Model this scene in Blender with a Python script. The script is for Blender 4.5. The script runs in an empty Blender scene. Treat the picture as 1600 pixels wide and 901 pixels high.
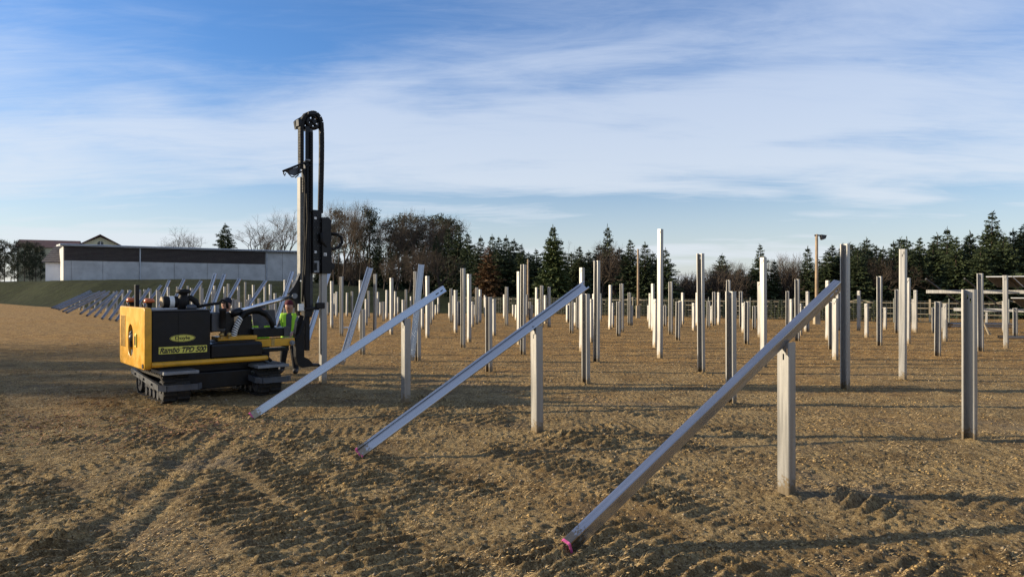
import bpy, bmesh, math, random
import numpy as np
from mathutils import Vector, Matrix, Euler

random.seed(7)
rng = np.random.default_rng(11)
scene = bpy.context.scene
COL = scene.collection

# ------------------------------------------------------------------ camera
CAMH = 2.0
F = 1110.0            # focal length in pixels of the 1600 px wide photograph
HOR = 450.5
cam_data = bpy.data.cameras.new('camera')
cam = bpy.data.objects.new('camera', cam_data)
COL.objects.link(cam)
cam.location = (0, 0, CAMH)
cam.rotation_euler = (math.radians(90), 0, 0)
cam_data.sensor_width = 36.0
cam_data.lens = 36.0 * F / 1600.0
cam_data.clip_start = 0.1
cam_data.clip_end = 5000
scene.camera = cam

# ------------------------------------------------------------------ world, sun, exposure
SUN_EL = math.radians(15.5)
SUN_AZ = (-0.998, 0.06)          # horizontal direction towards the sun
world = bpy.data.worlds.new('World')
scene.world = world
world.use_nodes = True
wn = world.node_tree
for n in list(wn.nodes):
    wn.nodes.remove(n)
def N(nt, t, **kw):
    n = nt.nodes.new(t)
    for k, v in kw.items():
        setattr(n, k, v)
    return n
def math_node(nt, op, a, b=None, c=None):
    n = nt.nodes.new('ShaderNodeMath'); n.operation = op
    for i, v in enumerate((a, b, c)):
        if v is None: continue
        if hasattr(v, 'node'): nt.links.new(v, n.inputs[i])
        else: n.inputs[i].default_value = v
    return n.outputs[0]
def maprange(nt, v, a, b, c=0.0, d=1.0, smooth=True):
    n = nt.nodes.new('ShaderNodeMapRange')
    n.interpolation_type = 'SMOOTHSTEP' if smooth else 'LINEAR'
    nt.links.new(v, n.inputs[0])
    for i, x in enumerate((a, b, c, d)): n.inputs[i + 1].default_value = x
    return n.outputs[0]
def mixc(nt, fac, a, b):
    n = nt.nodes.new('ShaderNodeMix'); n.data_type = 'RGBA'
    if hasattr(fac, 'node'): nt.links.new(fac, n.inputs[0])
    else: n.inputs[0].default_value = fac
    for i, v in ((6, a), (7, b)):
        if hasattr(v, 'node'): nt.links.new(v, n.inputs[i])
        else: n.inputs[i].default_value = (*v, 1)
    return n.outputs[2]

SKY_STRENGTH = 0.090
sky = N(wn, 'ShaderNodeTexSky', sky_type='NISHITA', sun_disc=False)
sky.sun_elevation = SUN_EL
sky.sun_rotation = math.atan2(SUN_AZ[0], SUN_AZ[1])
sky.altitude = 400
sky.air_density = 1.0
sky.dust_density = 0.6
sky.ozone_density = 2.5
tc = N(wn, 'ShaderNodeTexCoord')
sep = N(wn, 'ShaderNodeSeparateXYZ'); wn.links.new(tc.outputs['Generated'], sep.inputs[0])
zc = math_node(wn, 'MAXIMUM', sep.outputs[2], 0.0)
den = math_node(wn, 'ADD', zc, 0.10)
px_ = math_node(wn, 'DIVIDE', sep.outputs[0], den)
py_ = math_node(wn, 'DIVIDE', sep.outputs[1], den)
comb = N(wn, 'ShaderNodeCombineXYZ')
wn.links.new(px_, comb.inputs[0]); wn.links.new(py_, comb.inputs[1])
def cloud_layer(scale, rot, stretch, detail, dist, seed, rough=0.6):
    m = N(wn, 'ShaderNodeMapping')
    m.inputs['Rotation'].default_value = (0, 0, math.radians(rot))
    m.inputs['Scale'].default_value = (stretch[0], stretch[1], 1)
    m.inputs['Location'].default_value = (seed, seed * 0.37, seed * 1.7)
    wn.links.new(comb.outputs[0], m.inputs[0])
    t = N(wn, 'ShaderNodeTexNoise')
    t.inputs['Scale'].default_value = scale
    t.inputs['Detail'].default_value = detail
    t.inputs['Roughness'].default_value = rough
    t.inputs['Distortion'].default_value = dist
    wn.links.new(m.outputs[0], t.inputs[0])
    return t.outputs[0]
c1 = cloud_layer(0.55, 20, (0.7, 1.0), 3, 0.4, 3.1, 0.5)
c2 = cloud_layer(1.3, 24, (0.6, 1.3), 7, 0.7, 7.7, 0.58)
c3 = cloud_layer(4.2, 30, (0.4, 1.5), 8, 1.6, 1.3, 0.7)
s = math_node(wn, 'ADD', math_node(wn, 'MULTIPLY', c1, 0.66), math_node(wn, 'MULTIPLY', c2, 0.32))
s = math_node(wn, 'ADD', s, math_node(wn, 'MULTIPLY', c3, 0.12))
cover = maprange(wn, s, 0.405, 0.635)
# thin veil grows thicker with slant path towards the horizon
thick = maprange(wn, sep.outputs[2], 0.0, 0.42, 1.0, 0.62)
fac = math_node(wn, 'MULTIPLY', math_node(wn, 'MULTIPLY', cover, thick), 0.86)
fac = math_node(wn, 'MAXIMUM', fac, maprange(wn, sep.outputs[2], 0.0, 0.20, 0.55, 0.0))
fac.node.use_clamp = True
cloudcol = mixc(wn, maprange(wn, sep.outputs[2], 0.0, 0.5), (5.3, 5.7, 6.2), (5.3, 5.9, 7.0))
skyt = wn.nodes.new('ShaderNodeMix'); skyt.data_type = 'RGBA'; skyt.blend_type = 'MULTIPLY'
skyt.inputs[0].default_value = 1.0
wn.links.new(sky.outputs[0], skyt.inputs[6])
wn.links.new(mixc(wn, maprange(wn, sep.outputs[2], 0.02, 0.34), (0.96, 0.95, 1.02), (0.66, 0.96, 1.32)), skyt.inputs[7])
skyc = mixc(wn, fac, skyt.outputs[2], cloudcol)
bg = N(wn, 'ShaderNodeBackground'); bg.inputs[1].default_value = SKY_STRENGTH
wn.links.new(skyc, bg.inputs[0])
wo = N(wn, 'ShaderNodeOutputWorld'); wn.links.new(bg.outputs[0], wo.inputs[0])

sun_data = bpy.data.lights.new('sun', 'SUN')
sun_data.energy = 5.0
sun_data.angle = math.radians(0.9)
sun_data.color = (1.0, 0.83, 0.58)
sun = bpy.data.objects.new('sun', sun_data); COL.objects.link(sun)
tosun = Vector((SUN_AZ[0] * math.cos(SUN_EL), SUN_AZ[1] * math.cos(SUN_EL), math.sin(SUN_EL))).normalized()
sun.rotation_euler = tosun.to_track_quat('Z', 'Y').to_euler()
sun.location = (-40, 2, 30)

scene.view_settings.view_transform = 'Standard'
scene.view_settings.look = 'None'
scene.view_settings.exposure = 0.68
scene.view_settings.gamma = 1.0
scene.view_settings.use_curve_mapping = False

# ------------------------------------------------------------------ helpers
UV = Vector((-0.65, 0.76, 0)).normalized()     # direction of the post rows (away, to the left)
VV = Vector((0.76, 0.65, 0)).normalized()      # across the rows (away, to the right)
ROWROT = math.atan2(VV.y, VV.x)

def gpt(px, py):
    d = F * CAMH / (py - HOR)
    return Vector(((px - 800) / F * d, d, 0))

def tag(o, label=None, cat=None, group=None, kind=None):
    if label: o['label'] = label
    if cat: o['category'] = cat
    if group: o['group'] = group
    if kind: o['kind'] = kind
    return o

def empty(name, loc=(0, 0, 0), rz=0.0):
    o = bpy.data.objects.new(name, None)
    o.empty_display_size = 0.2
    COL.objects.link(o)
    o.location = loc; o.rotation_euler = (0, 0, rz)
    return o

class MB:
    def __init__(self):
        self.v = []; self.f = []; self.mi = []; self.m = 0; self.smooth = False; self.sm = []
    def _add(self, vs, fs):
        o = len(self.v)
        self.v.extend([tuple(p) for p in vs])
        for f in fs:
            self.f.append(tuple(i + o for i in f)); self.mi.append(self.m); self.sm.append(self.smooth)
    def box(self, lo, hi, bev=0.0, M=None):
        x0, y0, z0 = lo; x1, y1, z1 = hi
        if bev <= 0:
            vs = [(x0,y0,z0),(x1,y0,z0),(x1,y1,z0),(x0,y1,z0),(x0,y0,z1),(x1,y0,z1),(x1,y1,z1),(x0,y1,z1)]
            fs = [(0,3,2,1),(4,5,6,7),(0,1,5,4),(1,2,6,5),(2,3,7,6),(3,0,4,7)]
            if M is not None: vs = [M @ Vector(p) for p in vs]
            self._add(vs, fs); return
        bm = bmesh.new()
        bmesh.ops.create_cube(bm, size=1.0)
        for p in bm.verts:
            p.co = Vector(((x0+x1)/2 + p.co.x*(x1-x0), (y0+y1)/2 + p.co.y*(y1-y0), (z0+z1)/2 + p.co.z*(z1-z0)))
        bmesh.ops.bevel(bm, geom=bm.edges[:], offset=bev, segments=2, affect='EDGES', profile=0.5)
        bm.verts.index_update()
        vs = [p.co.copy() for p in bm.verts]
        if M is not None: vs = [M @ p for p in vs]
        fs = [tuple(q.index for q in f.verts) for f in bm.faces]
        self._add(vs, fs); bm.free()
    def tube(self, pts, rad, seg=8, cap=True, closed=False):
        pts = [Vector(p) for p in pts]
        n = len(pts)
        if not hasattr(rad, '__len__'): rad = [rad] * n
        rings = []
        up = None
        for i, p in enumerate(pts):
            if closed: t = pts[(i+1) % n] - pts[i-1]
            elif i == 0: t = pts[1] - pts[0]
            elif i == n-1: t = pts[-1] - pts[-2]
            else: t = (pts[i+1] - pts[i]).normalized() + (pts[i] - pts[i-1]).normalized()
            if t.length < 1e-9: t = Vector((0,0,1))
            t.normalize()
            if up is None:
                up = Vector((0,0,1)) if abs(t.z) < 0.9 else Vector((1,0,0))
            a = up - t * up.dot(t)
            if a.length < 1e-6: a = t.orthogonal()
            a.normalize(); up = a
            b = t.cross(a)
            rings.append([p + (a*math.cos(2*math.pi*k/seg) + b*math.sin(2*math.pi*k/seg))*rad[i] for k in range(seg)])
        vs = [q for r in rings for q in r]
        fs = []
        m = n if closed else n-1
        for i in range(m):
            j = (i+1) % n
            for k in range(seg):
                l = (k+1) % seg
                fs.append((i*seg+k, i*seg+l, j*seg+l, j*seg+k))
        if cap and not closed:
            fs.append(tuple(reversed(range(seg))))
            fs.append(tuple((n-1)*seg + k for k in range(seg)))
        s_ = self.smooth; self.smooth = True if seg >= 6 else s_
        self._add(vs, fs); self.smooth = s_
    def cyl(self, a, b, r, seg=12, r2=None):
        a = Vector(a); b = Vector(b); r2 = r if r2 is None else r2
        t = (b-a).normalized()
        x = t.orthogonal().normalized(); y = t.cross(x)
        vs = []
        for p, q in ((a, r), (b, r2)):
            for k in range(seg):
                an = 2*math.pi*k/seg
                vs.append(p + (x*math.cos(an) + y*math.sin(an))*q)
        fs = [(k, (k+1)%seg, seg+(k+1)%seg, seg+k) for k in range(seg)]
        s_ = self.smooth; self.smooth = True; self._add(vs, fs); self.smooth = False
        self._add(vs, [tuple(reversed(range(seg))), tuple(range(seg, 2*seg))]); self.smooth = s_
    def lathe(self, prof, center=(0,0,0), seg=16, axis='z'):
        c = Vector(center); vs = []; fs = []
        for r, z in prof:
            for k in range(seg):
                an = 2*math.pi*k/seg
                p = Vector((r*math.cos(an), r*math.sin(an), z))
                if axis == 'x': p = Vector((p.z, p.x, p.y))
                elif axis == 'y': p = Vector((p.y, p.z, p.x))
                vs.append(c + p)
        for i in range(len(prof)-1):
            for k in range(seg):
                l = (k+1) % seg
                fs.append((i*seg+k, i*seg+l, (i+1)*seg+l, (i+1)*seg+k))
        s_ = self.smooth; self.smooth = True; self._add(vs, fs); self.smooth = s_
    def prism(self, poly, lo, hi, plane='xz'):
        """polygon in plane, extruded along the third axis from lo to hi"""
        n = len(poly)
        def P(p, w):
            if plane == 'xz': return (p[0], w, p[1])
            if plane == 'yz': return (w, p[0], p[1])
            return (p[0], p[1], w)
        vs = [P(p, lo) for p in poly] + [P(p, hi) for p in poly]
        fs = [tuple(range(n)), tuple(reversed(range(n, 2*n)))]
        fs += [(i, n+i, n+(i+1)%n, (i+1)%n) for i in range(n)]
        self._add(vs, fs)
    def sphere(self, c, r, seg=10, rings=7, scale=(1,1,1)):
        prof = []
        vs = []; fs = []
        c = Vector(c)
        for i in range(rings+1):
            th = math.pi*i/rings
            for k in range(seg):
                an = 2*math.pi*k/seg
                vs.append(c + Vector((r*math.sin(th)*math.cos(an)*scale[0], r*math.sin(th)*math.sin(an)*scale[1], r*math.cos(th)*scale[2])))
        for i in range(rings):
            for k in range(seg):
                l = (k+1)%seg
                fs.append((i*seg+k, (i+1)*seg+k, (i+1)*seg+l, i*seg+l))
        s_ = self.smooth; self.smooth = True; self._add(vs, fs); self.smooth = s_
    def mesh(self, name, mats):
        me = bpy.data.meshes.new(name)
        me.from_pydata(self.v, [], self.f)
        if not isinstance(mats, (list, tuple)): mats = [mats]
        for m in mats: me.materials.append(m)
        if len(mats) > 1: me.polygons.foreach_set('material_index', self.mi)
        me.polygons.foreach_set('use_smooth', self.sm)
        bm = bmesh.new(); bm.from_mesh(me)
        bmesh.ops.recalc_face_normals(bm, faces=bm.faces[:]); bm.to_mesh(me); bm.free()
        me.update()
        return me
    def build(self, name, mats, parent=None):
        o = bpy.data.objects.new(name, self.mesh(name, mats))
        COL.objects.link(o)
        if parent is not None: o.parent = parent
        return o

def link_mesh(name, me, parent=None):
    o = bpy.data.objects.new(name, me); COL.objects.link(o)
    if parent is not None: o.parent = parent
    return o

def np_mesh(name, verts, quads=None, tris=None, mats=(), smooth=False):
    me = bpy.data.meshes.new(name)
    verts = np.asarray(verts, dtype=np.float32)
    me.vertices.add(len(verts)); me.vertices.foreach_set('co', verts.ravel())
    loops = []; starts = []; tot = []
    off = 0
    if quads is not None and len(quads):
        q = np.asarray(quads, dtype=np.int32); loops.append(q.ravel())
        starts.append(off + 4*np.arange(len(q))); tot.append(np.full(len(q), 4)); off += 4*len(q)
    if tris is not None and len(tris):
        t = np.asarray(tris, dtype=np.int32); loops.append(t.ravel())
        starts.append(off + 3*np.arange(len(t))); tot.append(np.full(len(t), 3)); off += 3*len(t)
    lp = np.concatenate(loops); st = np.concatenate(starts).astype(np.int32); tt = np.concatenate(tot).astype(np.int32)
    me.loops.add(len(lp)); me.loops.foreach_set('vertex_index', lp)
    me.polygons.add(len(st)); me.polygons.foreach_set('loop_start', st); me.polygons.foreach_set('loop_total', tt)
    if smooth: me.polygons.foreach_set('use_smooth', np.ones(len(st), dtype=bool))
    for m in mats: me.materials.append(m)
    me.update(calc_edges=True); me.validate()
    return me

ORD = ['', 'first', 'second', 'third', 'fourth', 'fifth', 'sixth', 'seventh', 'eighth', 'ninth', 'tenth', 'eleventh', 'twelfth',
       'thirteenth', 'fourteenth', 'fifteenth', 'sixteenth', 'seventeenth', 'eighteenth', 'nineteenth', 'twentieth',
       'twenty-first', 'twenty-second', 'twenty-third', 'twenty-fourth', 'twenty-fifth', 'twenty-sixth', 'twenty-seventh',
       'twenty-eighth', 'twenty-ninth', 'thirtieth']
ORD += [f'thirty-{w}' for w in ORD[1:10]] + ['fortieth'] + [f'forty-{w}' for w in ORD[1:10]] + ['fiftieth'] + [f'fifty-{w}' for w in ORD[1:10]] + ['sixtieth'] + [f'sixty-{w}' for w in ORD[1:10]]

# ------------------------------------------------------------------ noise for the terrain (numpy gradient noise)
_perm = rng.permutation(4096)
_ang = rng.random(4096) * 2 * np.pi
def gnoise(x, y):
    xi = np.floor(x).astype(np.int64); yi = np.floor(y).astype(np.int64)
    xf = x - xi; yf = y - yi
    u = xf*xf*xf*(xf*(xf*6-15)+10); v = yf*yf*yf*(yf*(yf*6-15)+10)
    def g(ix, iy, dx, dy):
        h = _ang[_perm[(_perm[ix & 4095] + iy) & 4095]]
        return np.cos(h)*dx + np.sin(h)*dy
    n00 = g(xi, yi, xf, yf); n10 = g(xi+1, yi, xf-1, yf)
    n01 = g(xi, yi+1, xf, yf-1); n11 = g(xi+1, yi+1, xf-1, yf-1)
    return (n00*(1-u)+n10*u)*(1-v) + (n01*(1-u)+n11*u)*v
def sstep(a, b, x):
    t = np.clip((x-a)/(b-a), 0, 1); return t*t*(3-2*t)

# ------------------------------------------------------------------ materials
MATS = {}
def new_mat(name):
    m = bpy.data.materials.new(name); m.use_nodes = True
    nt = m.node_tree
    b = nt.nodes['Principled BSDF']
    MATS[name] = m
    return m, nt, b
def simple(name, col, rough=0.5, metal=0.0, var=0.15, scale=8.0, bump=0.0, bscale=60.0, spec=0.5, coat=0.0, dirt=None):
    m, nt, b = new_mat(name)
    t = N(nt, 'ShaderNodeTexCoord')
    nz = N(nt, 'ShaderNodeTexNoise'); nz.inputs['Scale'].default_value = scale; nz.inputs['Detail'].default_value = 5
    nt.links.new(t.outputs['Object'], nz.inputs[0])
    f = maprange(nt, nz.outputs[0], 0.3, 0.7)
    lo = tuple(max(0, c*(1-var)) for c in col); hi = tuple(min(1, c*(1+var)) for c in col)
    c = mixc(nt, f, lo, hi)
    if dirt:
        n2 = N(nt, 'ShaderNodeTexNoise'); n2.inputs['Scale'].default_value = scale*2.3; n2.inputs['Detail'].default_value = 8
        n2.inputs['Roughness'].default_value = 0.7
        nt.links.new(t.outputs['Object'], n2.inputs[0])
        c = mixc(nt, maprange(nt, n2.outputs[0], 0.48, 0.7, 0, dirt[1]), c, dirt[0])
    nt.links.new(c, b.inputs['Base Color'])
    r = maprange(nt, nz.outputs[0], 0.3, 0.7, max(0, rough-0.08), min(1, rough+0.08))
    nt.links.new(r, b.inputs['Roughness'])
    b.inputs['Metallic'].default_value = metal
    b.inputs['Specular IOR Level'].default_value = spec
    b.inputs['Coat Weight'].default_value = coat
    if bump:
        n3 = N(nt, 'ShaderNodeTexNoise'); n3.inputs['Scale'].default_value = bscale; n3.inputs['Detail'].default_value = 4
        nt.links.new(t.outputs['Object'], n3.inputs[0])
        bp = N(nt, 'ShaderNodeBump'); bp.inputs['Strength'].default_value = bump; bp.inputs['Distance'].default_value = 0.01
        nt.links.new(n3.outputs[0], bp.inputs['Height']); nt.links.new(bp.outputs[0], b.inputs['Normal'])
    return m

def galv(name, col, metal, rough):
    m, nt, b = new_mat(name)
    t = N(nt, 'ShaderNodeTexCoord')
    oi = N(nt, 'ShaderNodeObjectInfo')
    vo = N(nt, 'ShaderNodeTexVoronoi'); vo.inputs['Scale'].default_value = 55
    nt.links.new(t.outputs['Object'], vo.inputs[0])
    mp = N(nt, 'ShaderNodeMapping'); mp.inputs['Scale'].default_value = (30, 30, 1.2)
    nt.links.new(t.outputs['Object'], mp.inputs[0])
    nz = N(nt, 'ShaderNodeTexNoise'); nz.inputs['Scale'].default_value = 1.0; nz.inputs['Detail'].default_value = 6
    nt.links.new(mp.outputs[0], nz.inputs[0])
    c = mixc(nt, maprange(nt, nz.outputs[0], 0.3, 0.7), tuple(x*0.86 for x in col), col)
    sp = N(nt, 'ShaderNodeSeparateColor'); nt.links.new(vo.outputs['Color'], sp.inputs[0])
    c = mixc(nt, maprange(nt, sp.outputs[0], 0, 1, 0, 0.16, False), c, tuple(x*0.72 for x in col))
    c = mixc(nt, maprange(nt, oi.outputs['Random'], 0, 1, 0, 0.22, False), c, tuple(x*0.7 for x in col))
    # dried mud splashed on the first hand's breadth above the soil, and faint scuffs
    so = N(nt, 'ShaderNodeSeparateXYZ'); nt.links.new(t.outputs['Object'], so.inputs[0])
    mn = N(nt, 'ShaderNodeTexNoise'); mn.inputs['Scale'].default_value = 22; mn.inputs['Detail'].default_value = 6; mn.inputs['Roughness'].default_value = 0.7
    nt.links.new(t.outputs['Object'], mn.inputs[0])
    lvl = math_node(nt, 'ADD', maprange(nt, so.outputs[2], 0.0, 0.30, 0.30, -0.25, False), math_node(nt, 'SUBTRACT', mn.outputs[0], 0.5))
    c = mixc(nt, maprange(nt, lvl, 0.0, 0.12, 0, 0.8), c, (0.20, 0.145, 0.075))
    sc = N(nt, 'ShaderNodeTexNoise'); sc.inputs['Scale'].default_value = 5; sc.inputs['Detail'].default_value = 9; sc.inputs['Roughness'].default_value = 0.75
    nt.links.new(t.outputs['Object'], sc.inputs[0])
    c = mixc(nt, maprange(nt, sc.outputs[0], 0.56, 0.68, 0, 0.2), c, tuple(x*0.65 for x in col))
    nt.links.new(c, b.inputs['Base Color'])
    nt.links.new(maprange(nt, nz.outputs[0], 0.3, 0.7, rough-0.07, rough+0.09), b.inputs['Roughness'])
    b.inputs['Metallic'].default_value = metal
    return m, nt, b

galv('galvanised', (0.345, 0.34, 0.33), 0.62, 0.38)
galv('galvanised_beam', (0.47, 0.495, 0.545), 0.88, 0.27)
simple('pink_paint', (0.52, 0.085, 0.24), 0.6, 0, 0.2, 40)
simple('black_paint', (0.0045, 0.0045, 0.0055), 0.40, 0, 0.3, 6, spec=0.3, dirt=((0.030, 0.024, 0.018), 0.22))
simple('black_rubber', (0.008, 0.0075, 0.007), 0.7, 0, 0.3, 12, spec=0.3, dirt=((0.03, 0.023, 0.015), 0.3))
simple('side_grey', (0.17, 0.17, 0.165), 0.5, 0.3, 0.12, 9, dirt=((0.10, 0.09, 0.07), 0.35))
simple('track_rubber', (0.014, 0.012, 0.010), 0.85, 0, 0.4, 12, bump=0.6, bscale=40, dirt=((0.085, 0.058, 0.030), 0.7))
simple('yellow_paint', (0.66, 0.33, 0.018), 0.38, 0, 0.07, 5, spec=0.5, dirt=((0.22, 0.13, 0.03), 0.35))
simple('decal_yellow', (0.66, 0.60, 0.10), 0.45, 0, 0.04, 5)
simple('decal_black', (0.008, 0.008, 0.008), 0.5, 0, 0.04, 5)
simple('grey_steel', (0.070, 0.075, 0.085), 0.5, 0.3, 0.2, 7, dirt=((0.10, 0.08, 0.05), 0.4))
simple('dark_steel', (0.05, 0.052, 0.058), 0.5, 0.3, 0.25, 9, dirt=((0.10, 0.075, 0.045), 0.6))
simple('light_grey', (0.20, 0.21, 0.22), 0.5, 0.2, 0.15, 9, dirt=((0.16, 0.14, 0.11), 0.35))
simple('orange_plastic', (0.48, 0.12, 0.03), 0.3, 0, 0.1, 9)
simple('tan_filter', (0.36, 0.27, 0.16), 0.7, 0, 0.15, 20)
simple('brass', (0.42, 0.28, 0.09), 0.45, 0.5, 0.2, 30)
simple('white_plastic', (0.72, 0.72, 0.68), 0.5, 0, 0.06, 9)
simple('chrome_rod', (0.72, 0.74, 0.78), 0.18, 0.95, 0.05, 9)
simple('skin', (0.42, 0.22, 0.15), 0.55, 0, 0.1, 30)
simple('maroon_cloth', (0.085, 0.007, 0.016), 0.9, 0, 0.2, 60)
simple('navy_cloth', (0.010, 0.012, 0.022), 0.9, 0, 0.2, 60)
simple('grey_cloth', (0.085, 0.085, 0.095), 0.95, 0, 0.2, 60)
simple('dark_trouser', (0.012, 0.013, 0.017), 0.95, 0, 0.3, 60)
simple('boot_leather', (0.018, 0.014, 0.012), 0.6, 0, 0.3, 60)
simple('hi_vis', (0.38, 0.72, 0.035), 0.75, 0, 0.06, 40)
simple('reflective_tape', (0.55, 0.56, 0.58), 0.4, 0.2, 0.05, 40)
simple('concrete', (0.52, 0.51, 0.485), 0.85, 0, 0.12, 0.7, dirt=((0.27, 0.26, 0.25), 0.35))
simple('brown_cladding', (0.040, 0.026, 0.022), 0.6, 0, 0.2, 1.5)
simple('roof_flashing', (0.45, 0.47, 0.50), 0.4, 0.4, 0.08, 1.0)
simple('cream_render', (0.56, 0.53, 0.36), 0.9, 0, 0.08, 0.7)
simple('white_render', (0.80, 0.80, 0.80), 0.9, 0, 0.06, 0.7)
simple('red_roof_tile', (0.10, 0.045, 0.038), 0.8, 0, 0.25, 2.0)
simple('grey_roof_tile', (0.10, 0.09, 0.09), 0.8, 0, 0.25, 2.0)
simple('window_dark', (0.03, 0.035, 0.04), 0.15, 0, 0.1, 2.0)
simple('weathered_wood', (0.30, 0.22, 0.14), 0.85, 0, 0.25, 3.0)
simple('pale_wood', (0.34, 0.28, 0.19), 0.85, 0, 0.2, 3.0)
simple('panel_glass', (0.012, 0.016, 0.03), 0.12, 0, 0.1, 1.0)
simple('panel_back', (0.05, 0.05, 0.055), 0.6, 0, 0.1, 1.0)
simple('fence_wire', (0.16, 0.17, 0.16), 0.5, 0.5, 0.1, 3.0)
simple('bark_grey', (0.075, 0.055, 0.038), 0.95, 0, 0.3, 3.0)
simple('bark_dark', (0.055, 0.040, 0.030), 0.95, 0, 0.3, 3.0)
simple('stone', (0.24, 0.185, 0.115), 0.9, 0, 0.3, 20)
simple('clod', (0.27, 0.185, 0.082), 0.95, 0, 0.55, 2.5, spec=0.1)
simple('straw', (0.50, 0.35, 0.16), 0.9, 0, 0.35, 3)
simple('dead_leaf', (0.21, 0.10, 0.045), 0.8, 0, 0.4, 3)

def foliage(name, dark, light, extra=None):
    m, nt, b = new_mat(name)
    t = N(nt, 'ShaderNodeTexCoord'); oi = N(nt, 'ShaderNodeObjectInfo')
    nz = N(nt, 'ShaderNodeTexNoise'); nz.inputs['Scale'].default_value = 1.3; nz.inputs['Detail'].default_value = 4
    nt.links.new(t.outputs['Object'], nz.inputs[0])
    c = mixc(nt, maprange(nt, nz.outputs[0], 0.32, 0.68), dark, light)
    c = mixc(nt, maprange(nt, oi.outputs['Random'], 0, 1, 0, 0.45, False), c, extra or tuple(x*0.6 for x in dark))
    nt.links.new(c, b.inputs['Base Color'])
    b.inputs['Roughness'].default_value = 0.7
    b.inputs['Specular IOR Level'].default_value = 0.25
    return m
foliage('spruce_needles', (0.026, 0.042, 0.019), (0.070, 0.088, 0.034))
foliage('bright_needles', (0.040, 0.060, 0.018), (0.085, 0.105, 0.030))
foliage('pine_needles', (0.026, 0.036, 0.018), (0.062, 0.07, 0.034))
foliage('red_needles', (0.13, 0.050, 0.022), (0.11, 0.085, 0.028))
foliage('thuja_leaves', (0.030, 0.045, 0.018), (0.07, 0.085, 0.03), (0.09, 0.075, 0.035))

# the ground: sandy soil churned by tracks, dry straw further off
def ground_mat():
    m, nt, b = new_mat('soil')
    g = N(nt, 'ShaderNodeNewGeometry')
    sp = N(nt, 'ShaderNodeSeparateXYZ'); nt.links.new(g.outputs['Position'], sp.inputs[0])
    def nz(scale, detail=6, rough=0.6, sc=None):
        n = N(nt, 'ShaderNodeTexNoise'); n.inputs['Scale'].default_value = scale
        n.inputs['Detail'].default_value = detail; n.inputs['Roughness'].default_value = rough
        if sc:
            mp = N(nt, 'ShaderNodeMapping'); mp.inputs['Scale'].default_value = sc
            nt.links.new(g.outputs['Position'], mp.inputs[0]); nt.links.new(mp.outputs[0], n.inputs[0])
        else: nt.links.new(g.outputs['Position'], n.inputs[0])
        return n.outputs[0]
    big = nz(0.22, 4); mid = nz(1.6, 6, 0.65); fine = nz(26, 6, 0.7); grain = nz(110, 3, 0.7)
    sand = mixc(nt, maprange(nt, mid, 0.36, 0.64), (0.255, 0.172, 0.074), (0.44, 0.315, 0.145))
    c = mixc(nt, maprange(nt, fine, 0.42, 0.66, 0, 0.75), sand, (0.105, 0.066, 0.030))
    c = mixc(nt, maprange(nt, nz(48, 4, 0.8), 0.54, 0.64, 0, 0.85), c, (0.66, 0.52, 0.30))
    c = mixc(nt, maprange(nt, nz(33, 5, 0.8), 0.38, 0.49, 0.85, 0), c, (0.055, 0.034, 0.015))
    # moist darker soil in ragged patches
    c = mixc(nt, maprange(nt, nz(0.9, 9, 0.72), 0.49, 0.60, 0, 0.68), c, (0.105, 0.066, 0.028))
    # grey gravelly patches
    c = mixc(nt, maprange(nt, nz(0.45, 5, 0.6), 0.54, 0.68, 0, 0.55), c, (0.25, 0.205, 0.145))
    c = mixc(nt, maprange(nt, nz(17, 6, 0.85), 0.40, 0.48, 0.75, 0), c, (0.060, 0.038, 0.017))
    c = mixc(nt, maprange(nt, nz(21, 6, 0.85), 0.56, 0.63, 0, 0.75), c, (0.62, 0.47, 0.25))
    # straw and dead grass: more of it away from the track-churned strip
    straw = mixc(nt, maprange(nt, nz(3.0, 8, 0.72, (0.6, 1.6, 1)), 0.38, 0.62), (0.165, 0.090, 0.033), (0.50, 0.295, 0.095))
    straw = mixc(nt, maprange(nt, nz(7, 8, 0.75), 0.46, 0.62, 0, 0.75), straw, (0.10, 0.062, 0.030))
    straw = mixc(nt, maprange(nt, nz(11, 8, 0.85, (0.8, 1.0, 1)), 0.545, 0.62, 0, 0.8), straw, (0.64, 0.43, 0.17))
    straw = mixc(nt, maprange(nt, nz(4.5, 9, 0.8), 0.40, 0.475, 0.75, 0), straw, (0.085, 0.050, 0.022))
    far = maprange(nt, sp.outputs[1], 10.0, 24.0)
    fs = math_node(nt, 'ADD', math_node(nt, 'MULTIPLY', far, 0.85), maprange(nt, big, 0.45, 0.65, -0.1, 0.35))
    fs.node.use_clamp = True
    c = mixc(nt, fs, c, straw)
    nt.links.new(c, b.inputs['Base Color'])
    b.inputs['Roughness'].default_value = 0.95
    b.inputs['Specular IOR Level'].default_value = 0.15
    h = math_node(nt, 'ADD', math_node(nt, 'MULTIPLY', fine, 0.75), math_node(nt, 'MULTIPLY', grain, 0.30))
    h = math_node(nt, 'ADD', h, math_node(nt, 'MULTIPLY', nz(9, 8, 0.75), 0.9))
    bp = N(nt, 'ShaderNodeBump'); bp.inputs['Strength'].default_value = 0.9; bp.inputs['Distance'].default_value = 0.07
    nt.links.new(h, bp.inputs['Height']); nt.links.new(bp.outputs[0], b.inputs['Normal'])
    return m
ground_mat()
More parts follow.
